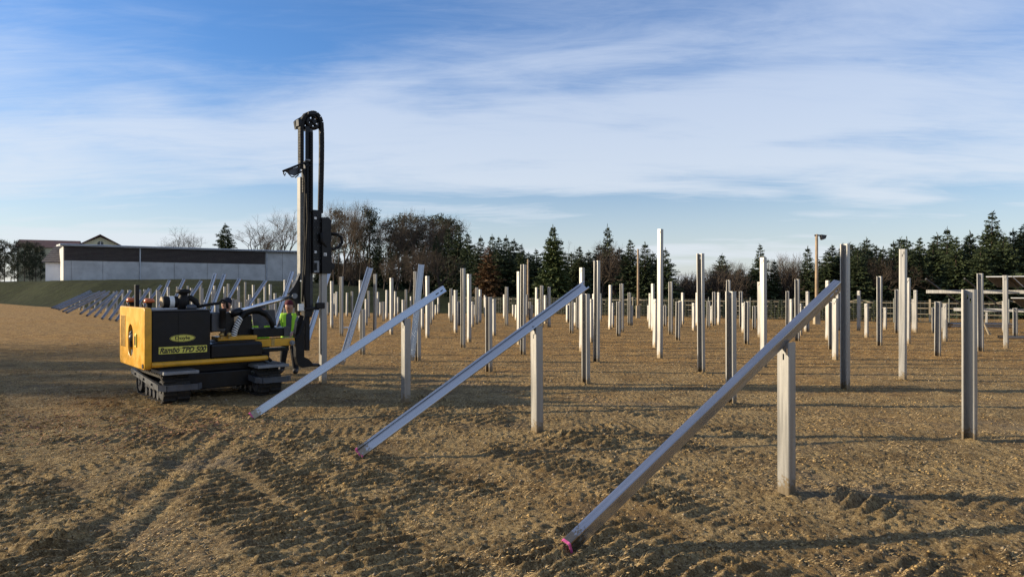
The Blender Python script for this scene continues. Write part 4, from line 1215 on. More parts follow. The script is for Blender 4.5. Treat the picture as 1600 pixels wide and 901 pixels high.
# ---- crawler tracks
def make_track(a0, a1, name_parent):
    b0, b1, zt = 0.0, 1.92, 0.50
    rr = zt / 2
    holder = empty('track', (0, 0, 0)); holder.parent = name_parent
    loop = []
    nseg = 10
    for k in range(nseg + 1):
        an = -math.pi/2 - math.pi * k / nseg
        loop.append((b0 + rr + rr * math.cos(an), rr + rr * math.sin(an)))
    for k in range(nseg + 1):
        an = math.pi/2 - math.pi * k / nseg
        loop.append((b1 - rr * 0.8 + rr * 0.8 * math.cos(an), rr * 1.0 + (rr) * math.sin(an)))
    n = len(loop)
    cx = sum(p[0] for p in loop) / n; cz = rr
    m = MB()
    inner = [(cx + (p[0] - cx) * 0.955, cz + (p[1] - cz) * 0.85) for p in loop]
    vs = []; fs = []
    for a in (a0, a1):
        vs += [(a, p[0], p[1]) for p in loop]; vs += [(a, p[0], p[1]) for p in inner]
    for k in range(n):
        l = (k + 1) % n
        fs += [(k, l, 2*n + l, 2*n + k), (n + k, 3*n + k, 3*n + l, n + l), (k, n + k, n + l, l), (2*n + k, 2*n + l, 3*n + l, 3*n + k)]
    m._add(vs, fs)
    m.build('belt', MATS['track_rubber'], holder)
    # lugs all round, walked by arc length
    per = []; tot = 0
    for k in range(n):
        p = Vector(loop[k]); q = Vector(loop[(k+1) % n]); per.append((tot, p, q)); tot += (q - p).length
    m = MB(); nl = 40
    for i in range(nl):
        s_ = tot * i / nl
        for (t0, p, q) in per:
            l = (q - p).length
            if t0 <= s_ < t0 + l + 1e-9:
                c = p + (q - p) * ((s_ - t0) / max(l, 1e-6)); t = (q - p).normalized(); nrm = Vector((-t.y, t.x))
                if nrm.dot(c - Vector((cx, cz))) < 0: nrm = -nrm
                for (xa, xb, off) in ((a0 + 0.01, (a0 + a1)/2 - 0.01, 0.0), ((a0 + a1)/2 + 0.01, a1 - 0.01, 0.03)):
                    cc = c + t * off
                    pts = [cc - t * 0.024 - nrm * 0.004, cc + t * 0.024 - nrm * 0.004, cc + t * 0.016 + nrm * 0.026, cc - t * 0.016 + nrm * 0.026]
                    m.prism([(w.x, w.y) for w in pts], xa, xb, 'yz')
                break
    m.build('lug', MATS['track_rubber'], holder)['kind'] = 'stuff'
    am = (a0 + a1) / 2
    for (b, r_) in ((b0 + rr, 0.17), (b1 - rr * 0.8, 0.17)):
        m = MB(); m.cyl((a0 + 0.02, b, rr), (a1 - 0.02, b, rr), r_, 16); m.cyl((a0 + 0.005, b, rr), (a0 + 0.02, b, rr), 0.06, 10)
        m.build('wheel', MATS['dark_steel'], holder)
    for k in range(4):
        b = b0 + 0.52 + 0.26 * k
        m = MB(); m.cyl((a0 + 0.03, b, 0.125), (a1 - 0.03, b, 0.125), 0.075, 12); m.build('roller', MATS['dark_steel'], holder)
    m = MB(); m.box((a0 + 0.06, b0 + 0.3, 0.16), (a1 - 0.06, b1 - 0.3, 0.36), 0.02); m.build('track_frame', MATS['dark_steel'], holder)
    return holder
make_track(0.0, 0.44, MACH); make_track(1.64, 2.08, MACH)
# guard bars round the track ends, step plates
def guard(a_out, a_in, a_end):
    m = MB()
    pts = [(a_out, 1.85, 0.46), (a_out, -0.02, 0.325), (a_out + 0.09, -0.12, 0.315), (a_end - 0.07, -0.12, 0.315), (a_end, -0.06, 0.32)]
    for p, q in zip(pts[:-1], pts[1:]):
        p = Vector(p); q = Vector(q); t = (q - p).normalized(); nrm = Vector((t.y, -t.x, 0)).normalized()
        vs = []
        for c in (p - t * 0.004, q + t * 0.004):
            for (o, dz) in ((-0.012, -0.05), (0.03, -0.05), (0.03, 0.05), (-0.012, 0.05)): vs.append(c + nrm * o + Vector((0, 0, dz)))
        m._add(vs, [(0,1,5,4),(1,2,6,5),(2,3,7,6),(3,0,4,7),(0,3,2,1),(4,5,6,7)])
    g = m.build('track_guard', MATS['grey_steel'], MACH)
    for b in (1.5, 0.9, 0.35):
        m = MB(); z = 0.325 + (b + 0.02) * 0.072; m.cyl((a_out - 0.055, b, z), (a_out - 0.02, b, z), 0.022, 6); m.build('bolt', MATS['dark_steel'], g)
guard(-0.07, 0.5, 0.58); guard(1.58, 2.1, 2.20)
for (xa, xb) in ((-0.02, 0.56), (1.60, 2.20)):
    m = MB(); m.box((xa, -0.07, 0.535), (xb, 0.75, 0.59), 0.008); p = m.build('step_plate', MATS['light_grey'], MACH)
    for k in range(5):
        m = MB(); m.box((xa + 0.04, -0.02 + k * 0.15, 0.592), (xb - 0.04, 0.02 + k * 0.15, 0.600)); m.build('tread_strip', MATS['grey_steel'], p)
m = MB(); m.box((0.46, 0.30, 0.20), (1.62, 1.60, 0.50), 0.02); m.box((0.2, 0.45, 0.50), (1.9, 1.75, 0.64), 0.01); m.build('undercarriage', MATS['black_paint'], MACH)

# ---- body
BZ0, BZ1 = 0.66, 1.615
m = MB(); m.box((-0.13, 0.25, BZ0), (0.85, 1.98, BZ1), 0.018); body = m.build('engine_housing', MATS['black_paint'], MACH)
m = MB()
m.box((-0.13, 0.243, BZ0 + 0.30), (0.85, 0.2475, BZ0 + 0.306)); m.box((0.30, 0.243, BZ0 + 0.306), (0.305, 0.2475, BZ1 - 0.02))
m.build('panel_seam', MATS['black_rubber'], body)
m = MB(); m.box((-0.14, 0.235, BZ1 + 0.002), (0.86, 1.99, BZ1 + 0.03), 0.008); m.build('lid', MATS['dark_steel'], body)
# yellow rear door with oval opening (curve lies in its own xy plane; stand it up so x=local b, y=z)
outline = rrect(0.22, BZ0 - 0.03, 2.04, BZ1 + 0.06, 0.07)
def b_of(px, a=-0.22):
    r = (px - 800) / F
    return (L0.x + a * VV.x - r * (L0.y + a * VV.y)) / (r * UV.y - UV.x)
oval = rrect(1.02, 0.78, 1.40, 1.38, 0.185, 7)
me = curve_mesh([outline, oval], 0.045, 'rear_door', MATS['yellow_paint'], 0.012)
door = link_mesh('rear_door', me, MACH)
DM = Matrix(((0, 0, 1, -0.195), (1, 0, 0, 0), (0, 1, 0, 0), (0, 0, 0, 1)))
door.matrix_local = DM
def at_door(mb, name, mat):
    o = mb.build(name, mat); o.parent = MACH; return o
inv = DM.inverted()
def door_part(mb, name, mat):
    o = mb.build(name, mat, door); o.matrix_parent_inverse = inv; return o
m = MB(); m.box((-0.15, 0.85, 0.72), (-0.135, 1.55, 1.45)); door_part(m, 'dark_oval_back', MATS['decal_black'])  # black sheet standing in for the shaded inside seen through the oval
m = MB(); m.tube([(-0.2, 1.36, 0.95), (-0.21, 1.36, 1.2), (-0.2, 1.25, 1.24)], 0.03, 8); m.sphere((-0.2, 1.24, 1.13), 0.075); m.cyl((-0.23, 1.2, 0.86), (-0.15, 1.2, 0.86), 0.06, 10); door_part(m, 'pump_fitting', MATS['dark_steel'])
for k in range(4):
    b = 1.90 - 0.095 * k
    m = MB(); m.box((-0.262, b - 0.018, 0.94), (-0.2535, b + 0.018, 1.52), 0.003); door_part(m, 'louvre', MATS['brass'])
m = MB(); m.box((-0.275, 0.72, 0.98), (-0.2535, 0.80, 1.22), 0.008); door_part(m, 'latch_plate', MATS['decal_yellow'])
m = MB(); m.box((-0.287, 0.745, 1.02), (-0.2765, 0.775, 1.18), 0.003); door_part(m, 'latch', MATS['decal_black'])
for b in (0.55, 1.75):
    m = MB(); m.tube([(-0.19, b - 0.07, BZ1 + 0.06), (-0.19, b - 0.06, BZ1 + 0.12), (-0.19, b, BZ1 + 0.145), (-0.19, b + 0.06, BZ1 + 0.12), (-0.19, b + 0.07, BZ1 + 0.06)], 0.012, 6); door_part(m, 'lifting_eye', MATS['dark_steel'])
m = MB(); m.cyl((-0.268, 0.30, BZ0 + 0.02), (-0.25, 0.30, BZ0 + 0.02), 0.04, 12); door_part(m, 'hinge_pin', MATS['decal_black'])

# yellow bumper tube, lower side tank
m = MB(); m.tube([(-0.14, 0.20, 0.70), (1.80, 0.20, 0.70), (1.88, 0.24, 0.70)], 0.048, 10); m.build('bumper_tube', MATS['yellow_paint'], MACH)
m = MB(); m.box((0.86, 0.25, 0.72), (1.82, 1.15, 1.015), 0.05); sidetank = m.build('side_tank', MATS['black_paint'], MACH)
m = MB(); m.box((1.0, 0.5, 1.015), (1.75, 1.1, 1.03)); m.build('tank_cover', MATS['dark_steel'], sidetank)

# decals on the housing side
YS = 0.25
def decal(me, a, z, off, name, parent, rx=0.0):
    o = link_mesh(name, me, parent)
    o.matrix_local = Matrix.Translation((a, YS - off, z)) @ Matrix.Rotation(math.pi/2, 4, 'X')
    return o
(a1, z1), (a2, z2) = mp(265, 526, YS), mp(305, 526.4, YS)
ca, cz, hw = (a1 + a2)/2, (z1 + z2)/2, (a2 - a1)/2
hh = hw * 0.305
def ell(rx, ry, n=40): return [(rx*math.cos(2*math.pi*k/n), ry*math.sin(2*math.pi*k/n)) for k in range(n)]
badge = decal(curve_mesh([ell(hw, hh)], 0.001, 'name_badge', MATS['decal_yellow']), ca, cz, 0.004, 'name_badge', MACH)
def sub_decal(me, name, parent, dz=0.0, dx=0.0, lift=0.0025):
    o = link_mesh(name, me, parent); o.location = (dx, dz, lift); return o
sub_decal(curve_mesh([ell(hw*0.97, hh*0.93), ell(hw*0.925, hh*0.82)], 0.0006, 'oval_ring', MATS['decal_black']), 'oval_ring', badge)
t = text_mesh('Doyle', 0.150, MATS['decal_black'], 0.0, 0.0025)
def fit_text(me, w, h):
    co = np.empty(len(me.vertices)*3); me.vertices.foreach_get('co', co); co = co.reshape(-1, 3)
    mn = co.min(0); mx = co.max(0); c = (mn + mx)/2
    co -= c; co[:, 0] *= w/(mx[0]-mn[0]); co[:, 1] *= h/(mx[1]-mn[1])
    me.vertices.foreach_set('co', co.ravel()); me.update(); return me
sub_decal(fit_text(t, hw*1.16, hh*1.2), 'lettering', badge, dz=-0.06*hh, lift=0.004)
(a1, z1), (a2, z2) = mp(247.8, 544.6, YS), mp(323.4, 543.6, YS)
pw = (a2 - a1); ph = pw * 0.152
plate = decal(curve_mesh([rrect(-pw/2, -ph/2, pw/2, ph/2, 0.004, 1)], 0.001, 'model_plate', MATS['decal_yellow']), (a1+a2)/2, (z1+z2)/2, 0.004, 'model_plate', MACH)
t = text_mesh('Rambo TPD 500', 0.10, MATS['decal_black'], 0.35, 0.0030)
sub_decal(fit_text(t, pw*0.965, ph*0.80), 'lettering', plate)

# top gear
zt = BZ1 + 0.03
for (a, b) in ((-0.12, 1.72), (-0.05, 0.75)):
    p = MB(); p.cyl((a, b, zt), (a, b, zt + 0.12), 0.035, 10, 0.055); bc = p.build('beacon', MATS['black_rubber'], MACH)
    p = MB(); p.lathe([(0.0, 0.20), (0.055, 0.197), (0.082, 0.185), (0.09, 0.15), (0.088, 0.122), (0.0, 0.12)], (a, b, zt), 16); p.build('orange_lens', MATS['orange_plastic'], bc)
m = MB(); m.box((-0.17, 1.22, zt - 0.01), (-0.10, 1.30, zt + 0.44), 0.006); m.build('exhaust_plate', MATS['black_paint'], MACH)
m = MB(); m.cyl((0.14, 0.62, zt + 0.13), (0.40, 0.62, zt + 0.13), 0.105, 18); f_ = m.build('air_filter', MATS['black_rubber'], MACH)
m = MB(); m.cyl((0.115, 0.62, zt + 0.13), (0.138, 0.62, zt + 0.13), 0.098, 18); m.build('end_cap', MATS['tan_filter'], f_)
m = MB(); m.cyl((0.24, 0.62, zt + 0.13), (0.32, 0.62, zt + 0.13), 0.108, 18); m.build('label_band', MATS['white_plastic'], f_)
m = MB(); m.lathe([(0.0, 0.0), (0.10, 0.0), (0.10, 0.20), (0.07, 0.24), (0.07, 0.28), (0.125, 0.29), (0.125, 0.335), (0.10, 0.36), (0.0, 0.365)], (0.47, 0.55, zt), 18); m.build('precleaner', MATS['black_rubber'], MACH)
m = MB(); m.tube([(0.52, 0.55, zt + 0.18), (0.60, 0.55, zt + 0.20), (0.68, 0.55, zt + 0.14), (0.72, 0.55, zt + 0.02)], 0.055, 10); m.build('intake_hose', MATS['black_rubber'], MACH)
m = MB(); m.lathe([(0.0, 0.09), (0.05, 0.085), (0.09, 0.06), (0.095, 0.0), (0, 0)], (0.56, 0.40, zt), 14); m.build('filler_cap', MATS['grey_steel'], MACH)
m = MB(); m.tube([(0.70, 0.5, zt + 0.04), (0.9, 0.5, zt + 0.08), (1.08, 0.5, zt + 0.10), (1.14, 0.5, zt + 0.16), (1.22, 0.5, zt + 0.13), (1.24, 0.5, zt + 0.0)], 0.028, 8); m.build('hydraulic_hose', MATS['black_rubber'], MACH)
m = MB(); m.cyl((1.05, 0.52, zt - 0.10), (1.05, 0.52, zt + 0.07), 0.045, 10); m.build('return_filter', MATS['light_grey'], MACH)
# hydraulic tank + filter canister
(a1, z1), (a2, z2) = mp(330.5, 517, 0.32), mp(353, 486, 0.32)
m = MB(); m.box((a1, 0.32, z1), (a2, 0.70, z2), 0.03); m.build('hydraulic_tank', MATS['grey_steel'], MACH)
a1, z1 = mp(348, 511, 0.26); _, z2 = mp(348, 480, 0.26)
m = MB(); m.lathe([(0, z1), (0.05, z1), (0.058, z1 + 0.03), (0.058, z2 - 0.06), (0.066, z2 - 0.055), (0.066, z2), (0, z2)], (a1, 0.255, 0), 14); m.build('oil_filter', MATS['black_rubber'], MACH)
for px in (346, 358):
    q = mv(px, 521, 0.4)
    m = MB(); m.cyl(q - Vector((0, 0, 0.07)), q, 0.025, 8); m.sphere(q, 0.045, 8, 6); m.build('valve_fitting', MATS['brass'], MACH)
# yellow arm: rear block and boom
def slab(px0, px1, y0, y1, b0, b1, name, mat, bev=0.01, parent=None):
    a1, z1 = mp(px0, y1, b0); a2, z2 = mp(px1, y0, b0)
    zz = sorted((z1, z2))
    mb = MB(); mb.box((a1, b0, zz[0]), (a2, b1, zz[1]), bev)
    return mb.build(name, MATS[mat], parent or MACH)
slab(341, 402, 522, 531, 0.45, 0.85, 'arm_base', 'yellow_paint')
boom = slab(398, 461, 526, 541, 0.50, 0.80, 'boom', 'yellow_paint', 0.015)
slab(424, 429, 527.5, 538, 0.492, 0.4975, 'weld_plate', 'brass', 0.0, boom)
q = mv(456, 533.5, 0.48)
m = MB(); m.cyl(q, q + Vector((0, -0.035, 0)), 0.05, 14); m.cyl(q + Vector((0, -0.036, 0)), q + Vector((0, -0.06, 0)), 0.028, 8); m.build('pivot_pin', MATS['light_grey'], boom)
slab(400, 452, 541, 549, 0.55, 0.80, 'boom_underframe', 'black_paint')
m = MB(); m.tube([mv(404, 552, 0.3), mv(414, 554, 0.3), mv(424, 562, 0.3)], 0.03, 8); m.tube([mv(408, 560, 0.28), mv(418, 566, 0.28)], 0.02, 6); m.build('slew_hose', MATS['black_rubber'], MACH)
slab(372, 394, 491, 524, 0.75, 1.15, 'valve_block', 'black_paint', 0.015)
slab(396, 450, 510, 525.5, 0.60, 1.0, 'control_tray', 'black_paint', 0.012)
slab(444, 453, 508, 524, 0.57, 0.595, 'control_box', 'dark_steel', 0.004)
# grey sheet guard behind the hose arch
m = MB()
pts = [mp(396, 507, 1.05), mp(432, 507, 1.05), mp(429, 482, 1.05), mp(393, 482.5, 1.05)]
m.prism(pts, 1.05, 1.09, 'xz'); m.build('guard_sheet', MATS['grey_steel'], MACH)
# hose arches
def arch(b, dy, r, name, mat):
    P = [(367, 524), (369, 510), (374, 497), (383, 487), (394, 483), (405, 483), (415, 488), (422, 497), (427, 508)]
    mb = MB(); mb.tube([mv(x, y + dy, b) for x, y in P], r, 10); return mb.build(name, MATS[mat], MACH)
h1 = arch(0.55, 0, 0.042, 'hose_arch', 'black_rubber'); arch(0.63, -1.5, 0.035, 'hose_arch', 'black_rubber'); arch(0.70, 3.0, 0.035, 'hose_arch', 'black_rubber')
m = MB()
for k in range(9):
    t = k / 8; x = 365.5 + 10 * t ** 1.6; y = 523 - 27 * t
    c = mv(x, y, 0.53); tdir = (mv(x + 1.5 + 3*t, y - 4, 0.53) - c).normalized()
    m.cyl(c - tdir * 0.012, c + tdir * 0.012, 0.058, 10)
m.build('spiral_wrap', MATS['white_plastic'], h1)
# luffing cylinder
a = mv(360, 489, 0.62); b = mv(376, 484, 0.62); c = mv(458, 460.5, 0.70)
m = MB(); m.tube([a, b], 0.075, 12); cyl = m.build('luffing_cylinder', MATS['black_paint'], MACH)
m = MB(); m.tube([b + (c - b) * 0.002, c], 0.042, 12); m.build('piston_rod', MATS['chrome_rod'], cyl)
m = MB(); m.cyl(c + Vector((0, -0.09, 0)), c + Vector((0, 0.09, 0)), 0.055, 12); m.build('rod_eye', MATS['light_grey'], cyl)
slab(352, 366, 486, 530, 0.60, 0.80, 'cylinder_post', 'black_paint', 0.01)

# ---- mast
MBp = 0.62
def mslab(px0, px1, y0, y1, b0, b1, name, mat, bev=0.006, parent=None): return slab(px0, px1, y0, y1, b0, b1, name, mat, bev, parent)
mast = mslab(477, 484.2, 196, 546, 0.66, 0.86, 'mast', 'black_paint', 0.008)
mslab(469, 472.5, 275, 436, 0.71, 0.86, 'side_channel', 'side_grey', 0.006, mast)
mslab(484.3, 489, 200, 490, 0.68, 0.86, 'guide_rail', 'dark_steel', 0.004, mast)
mslab(474.8, 477.0, 204, 250, 0.62, 0.655, 'lift_rod', 'chrome_rod', 0.003, mast)
def chain(px0, px1, y0, y1, n, b0, b1, name):
    holder = MB()
    for k in range(n):
        ya = y0 + (y1 - y0) * k / n; yb = y0 + (y1 - y0) * (k + 0.72) / n
        a1, z1 = mp(px0, yb, b0); a2, z2 = mp(px1, ya, b0)
        holder.box((a1, b0, z1), (a2, b1, z2))
        a1, z1 = mp(px0 + (px1 - px0) * 0.35, y0 + (y1 - y0) * (k + 1) / n, b0 + 0.02); a2, z2 = mp(px1, ya, b0 + 0.02)
        holder.box((a1, b0 + 0.02, z1), (a2, b1 - 0.02, z2))
    return holder.build(name, MATS['black_rubber'], mast)
chain(469.2, 474.3, 192, 262, 16, 0.60, 0.72, 'drag_chain')
chain(473.6, 478.2, 262, 300, 9, 0.60, 0.655, 'drag_chain')
chain(485.2, 489.2, 205, 330, 30, 0.615, 0.675, 'drive_chain')
# hanging drag chain on the right, curving over the sheave
cw = mv(489, 189, 0.72)
pts = []
path = [(470.5, 196), (471.5, 188), (475, 181), (480.5, 176.5), (487, 174.5), (493.5, 176.5), (498.5, 182), (501.3, 190), (502.2, 205), (502.4, 225), (502.2, 250), (501.6, 280), (501.0, 305), (500.6, 332)]
m = MB()
P = [mv(x, y, 0.70) for x, y in path]
for k in range(len(P) - 1):
    L_ = (P[k+1] - P[k]).length; n = max(1, int(L_ / 0.075))
    for j in range(n):
        a_ = P[k] + (P[k+1] - P[k]) * (j / n); b_ = P[k] + (P[k+1] - P[k]) * ((j + 0.95) / n)
        t = (b_ - a_).normalized(); nn = t.cross(Vector((0, 1, 0))).normalized()
        vs = []
        for c_ in (a_, b_):
            for (o1, o2) in ((-0.036, -0.055), (0.036, -0.055), (0.036, 0.055), (-0.036, 0.055)): vs.append(c_ + nn * o1 + Vector((0, o2, 0)))
        m._add(vs, [(0,1,5,4),(1,2,6,5),(2,3,7,6),(3,0,4,7),(0,3,2,1),(4,5,6,7)])
m.tube(P, 0.028, 6)
m.build('hanging_chain', MATS['black_rubber'], mast)
# sheave wheel with spokes, top bracket
m = MB()
m.lathe([(0.105, -0.045), (0.165, -0.05), (0.168, -0.03), (0.145, -0.015), (0.145, 0.015), (0.168, 0.03), (0.165, 0.05), (0.105, 0.045), (0.105, -0.045)], cw, 28, 'y')
for k in range(5):
    an = 2*math.pi*k/5 + 0.3
    m.tube([cw, cw + Vector((math.cos(an)*0.115, 0, math.sin(an)*0.115))], 0.040, 6)
m.cyl(cw + Vector((0, -0.06, 0)), cw + Vector((0, 0.06, 0)), 0.04, 12)
m.build('sheave', MATS['black_paint'], mast)
m = MB()
pts = [mp(x, y, 0.64) for x, y in ((466, 186), (468.5, 183), (480, 176.5), (481, 173), (492, 172.5), (492.5, 177), (484, 186), (480, 197), (468, 198))]
m.prism(pts, 0.80, 0.88, 'xz'); m.prism([mp(x, y, 0.64) for x, y in ((480, 178), (481, 173), (492, 172.5), (492.5, 178))], 0.60, 0.797, 'xz')
m.prism([mp(x, y, 0.62) for x, y in ((465.5, 185), (470, 184), (471, 196), (466, 195))], 0.60, 0.72, 'xz')
m.build('head_bracket', MATS['black_paint'], mast)
# side arm that carries hoses (tilted, with hooks)
m = MB()
m.tube([mv(442, 266, 0.6), mv(455, 261, 0.6), mv(470, 255, 0.6), mv(484, 250, 0.6)], 0.022, 6)
m.tube([mv(442, 266, 0.72), mv(455, 261, 0.72), mv(470, 255, 0.72), mv(484, 250, 0.72)], 0.022, 6)
m.tube([mv(442.5, 266, 0.58), mv(442.5, 266, 0.74)], 0.02, 6)
arm = m.build('hose_arm', MATS['black_paint'], mast)
m = MB(); m.prism([mp(x, y, 0.63) for x, y in ((446, 266), (469, 258), (471, 268), (462, 273), (454, 271))], 0.64, 0.66, 'xz'); m.build('arm_plate', MATS['grey_steel'], arm)
m = MB()
for P_ in (((443.5, 266), (443, 270), (445, 273), (446, 269)), ((451, 264), (451, 270), (456, 275), (460, 274)), ((469, 258), (466, 265), (466, 272), (461, 276)), ((468, 269), (478, 262), (485, 256))):
    m.tube([mv(x, y, 0.60) for x, y in P_], 0.012, 6)
m.build('hook', MATS['black_rubber'], arm)
m = MB(); m.lathe([(0, 0.02), (0.05, 0.015), (0.055, 0.0), (0.05, -0.02), (0, -0.02)], mv(481, 249, 0.62), 12); m.build('cap', MATS['light_grey'], arm)
# carriage and hammer
car = mslab(489.3, 503, 327, 425, 0.58, 0.86, 'carriage', 'black_paint', 0.012)
for r_ in range(9):
    for px in (491.5, 496, 500.5):
        q = mv(px, 335 + r_ * 9.5, 0.575)
        m = MB(); m.cyl(q + Vector((0, 0.005, 0)), q - Vector((0, 0.012, 0)), 0.009, 6); m.build('bolt', MATS['grey_steel'], car)
for (px, py) in ((493, 339), (493, 392)):
    slab(px - 1.8, px + 1.8, py - 1.6, py + 1.8, 0.572, 0.577, 'sticker', 'white_plastic', 0, car)
m = MB()
prof = [(503.3, 338), (514, 338), (516, 341), (518, 343), (517.5, 349), (518, 356), (517, 357), (517, 364), (518.5, 367), (517, 378), (518, 386), (518.5, 402), (519, 412), (517, 426), (503.3, 426)]
m.prism([mp(x, y, 0.52) for x, y in prof], 0.52, 0.95, 'xz'); ham = m.build('hammer', MATS['black_paint'], MACH)
m = MB(); m.tube([mv(518, 364, 0.62), mv(526, 364.5, 0.62), mv(533, 369, 0.62), mv(534.5, 377, 0.62), mv(530, 384.5, 0.62), mv(520, 388, 0.62), mv(510, 385, 0.55), mv(503, 375, 0.5), mv(502.5, 362, 0.5)], 0.032, 10); m.build('hammer_hose', MATS['black_rubber'], ham)
slab(506, 510.5, 393.5, 398, 0.513, 0.518, 'warning_sticker', 'white_plastic', 0, ham)
m = MB(); a_, z_ = mp(508.2, 395.7, 0.50); m.prism([(a_ - 0.02, z_ - 0.016), (a_ + 0.02, z_ - 0.016), (a_, z_ + 0.02)], 0.5085, 0.5115, 'xz'); m.build('warning_triangle', MATS['decal_black'], ham)
m = MB(); m.prism([mp(x, y, 0.6) for x, y in ((518.5, 408), (523, 411), (524, 414), (519, 422))], 0.6, 0.8, 'xz'); m.build('side_lug', MATS['black_paint'], ham)
m = MB(); m.prism([mp(x, y, 0.6) for x, y in ((489.5, 406), (497, 406), (497, 424), (489.5, 424), (489.5, 421), (494, 421), (494, 409), (489.5, 409))], 0.55, 0.577, 'xz'); m.build('clamp_plate', MATS['light_grey'], car)
# hoses running down the mast
m = MB(); m.tube([mv(x, y, 0.60) for x, y in ((480, 262), (479.5, 300), (481, 340), (479, 380), (477.5, 420), (476, 455), (478, 480))], 0.022, 7); m.build('mast_hose', MATS['black_rubber'], mast)
m = MB(); m.tube([mv(x, y, 0.58) for x, y in ((474.5, 262), (477, 285), (476, 330), (476.5, 380), (474, 430), (473, 470))], 0.018, 7); m.build('mast_hose', MATS['black_rubber'], mast)
m = MB(); m.tube([mv(x, y, 0.55) for x, y in ((478, 488), (474, 505), (470, 518), (463, 527), (457, 532))], 0.028, 8); m.build('mast_hose', MATS['black_rubber'], mast)
# rear bracket with curved edge towards the luffing cylinder
m = MB(); m.prism([mp(x, y, 0.62) for x, y in ((470.3, 425), (466, 436), (460, 447), (453, 456), (455, 464), (461, 468), (465, 480), (468, 492), (470.3, 492))], 0.66, 0.76, 'xz'); br = m.build('luffing_bracket', MATS['black_paint'], mast)
q = mv(461.5, 460, 0.655); m = MB(); m.cyl(q, q - Vector((0, 0.02, 0)), 0.04, 12); m.build('pin', MATS['light_grey'], br)
mslab(466, 475, 473, 484, 0.57, 0.598, 'block', 'white_plastic', 0.008, mast)
# gripper holding the post
grip = mslab(477, 499, 477.5, 483, 0.58, 0.66, 'gripper_arm', 'black_paint', 0.008)
slab(494.5, 508, 471, 480.5, 0.55, 0.62, 'gripper_jaw', 'black_paint', 0.012, grip)
slab(477, 488, 483, 494, 0.62, 0.80, 'guide_shoe', 'black_paint', 0.01, mast)
# lower mast and foot
m = MB(); m.prism([mp(x, y, 0.60) for x, y in ((463, 520), (466, 500), (470, 490), (476.5, 492), (476.8, 556), (483, 559), (489, 565), (489, 571), (474, 573), (467, 568), (464, 556))], 0.64, 0.76, 'xz'); m.build('mast_foot', MATS['black_paint'], MACH)
m = MB(); m.tube([mv(487, 568, 0.72), mv(500, 568.5, 0.72)], 0.035, 8); m.build('foot_pin', MATS['dark_steel'], MACH)

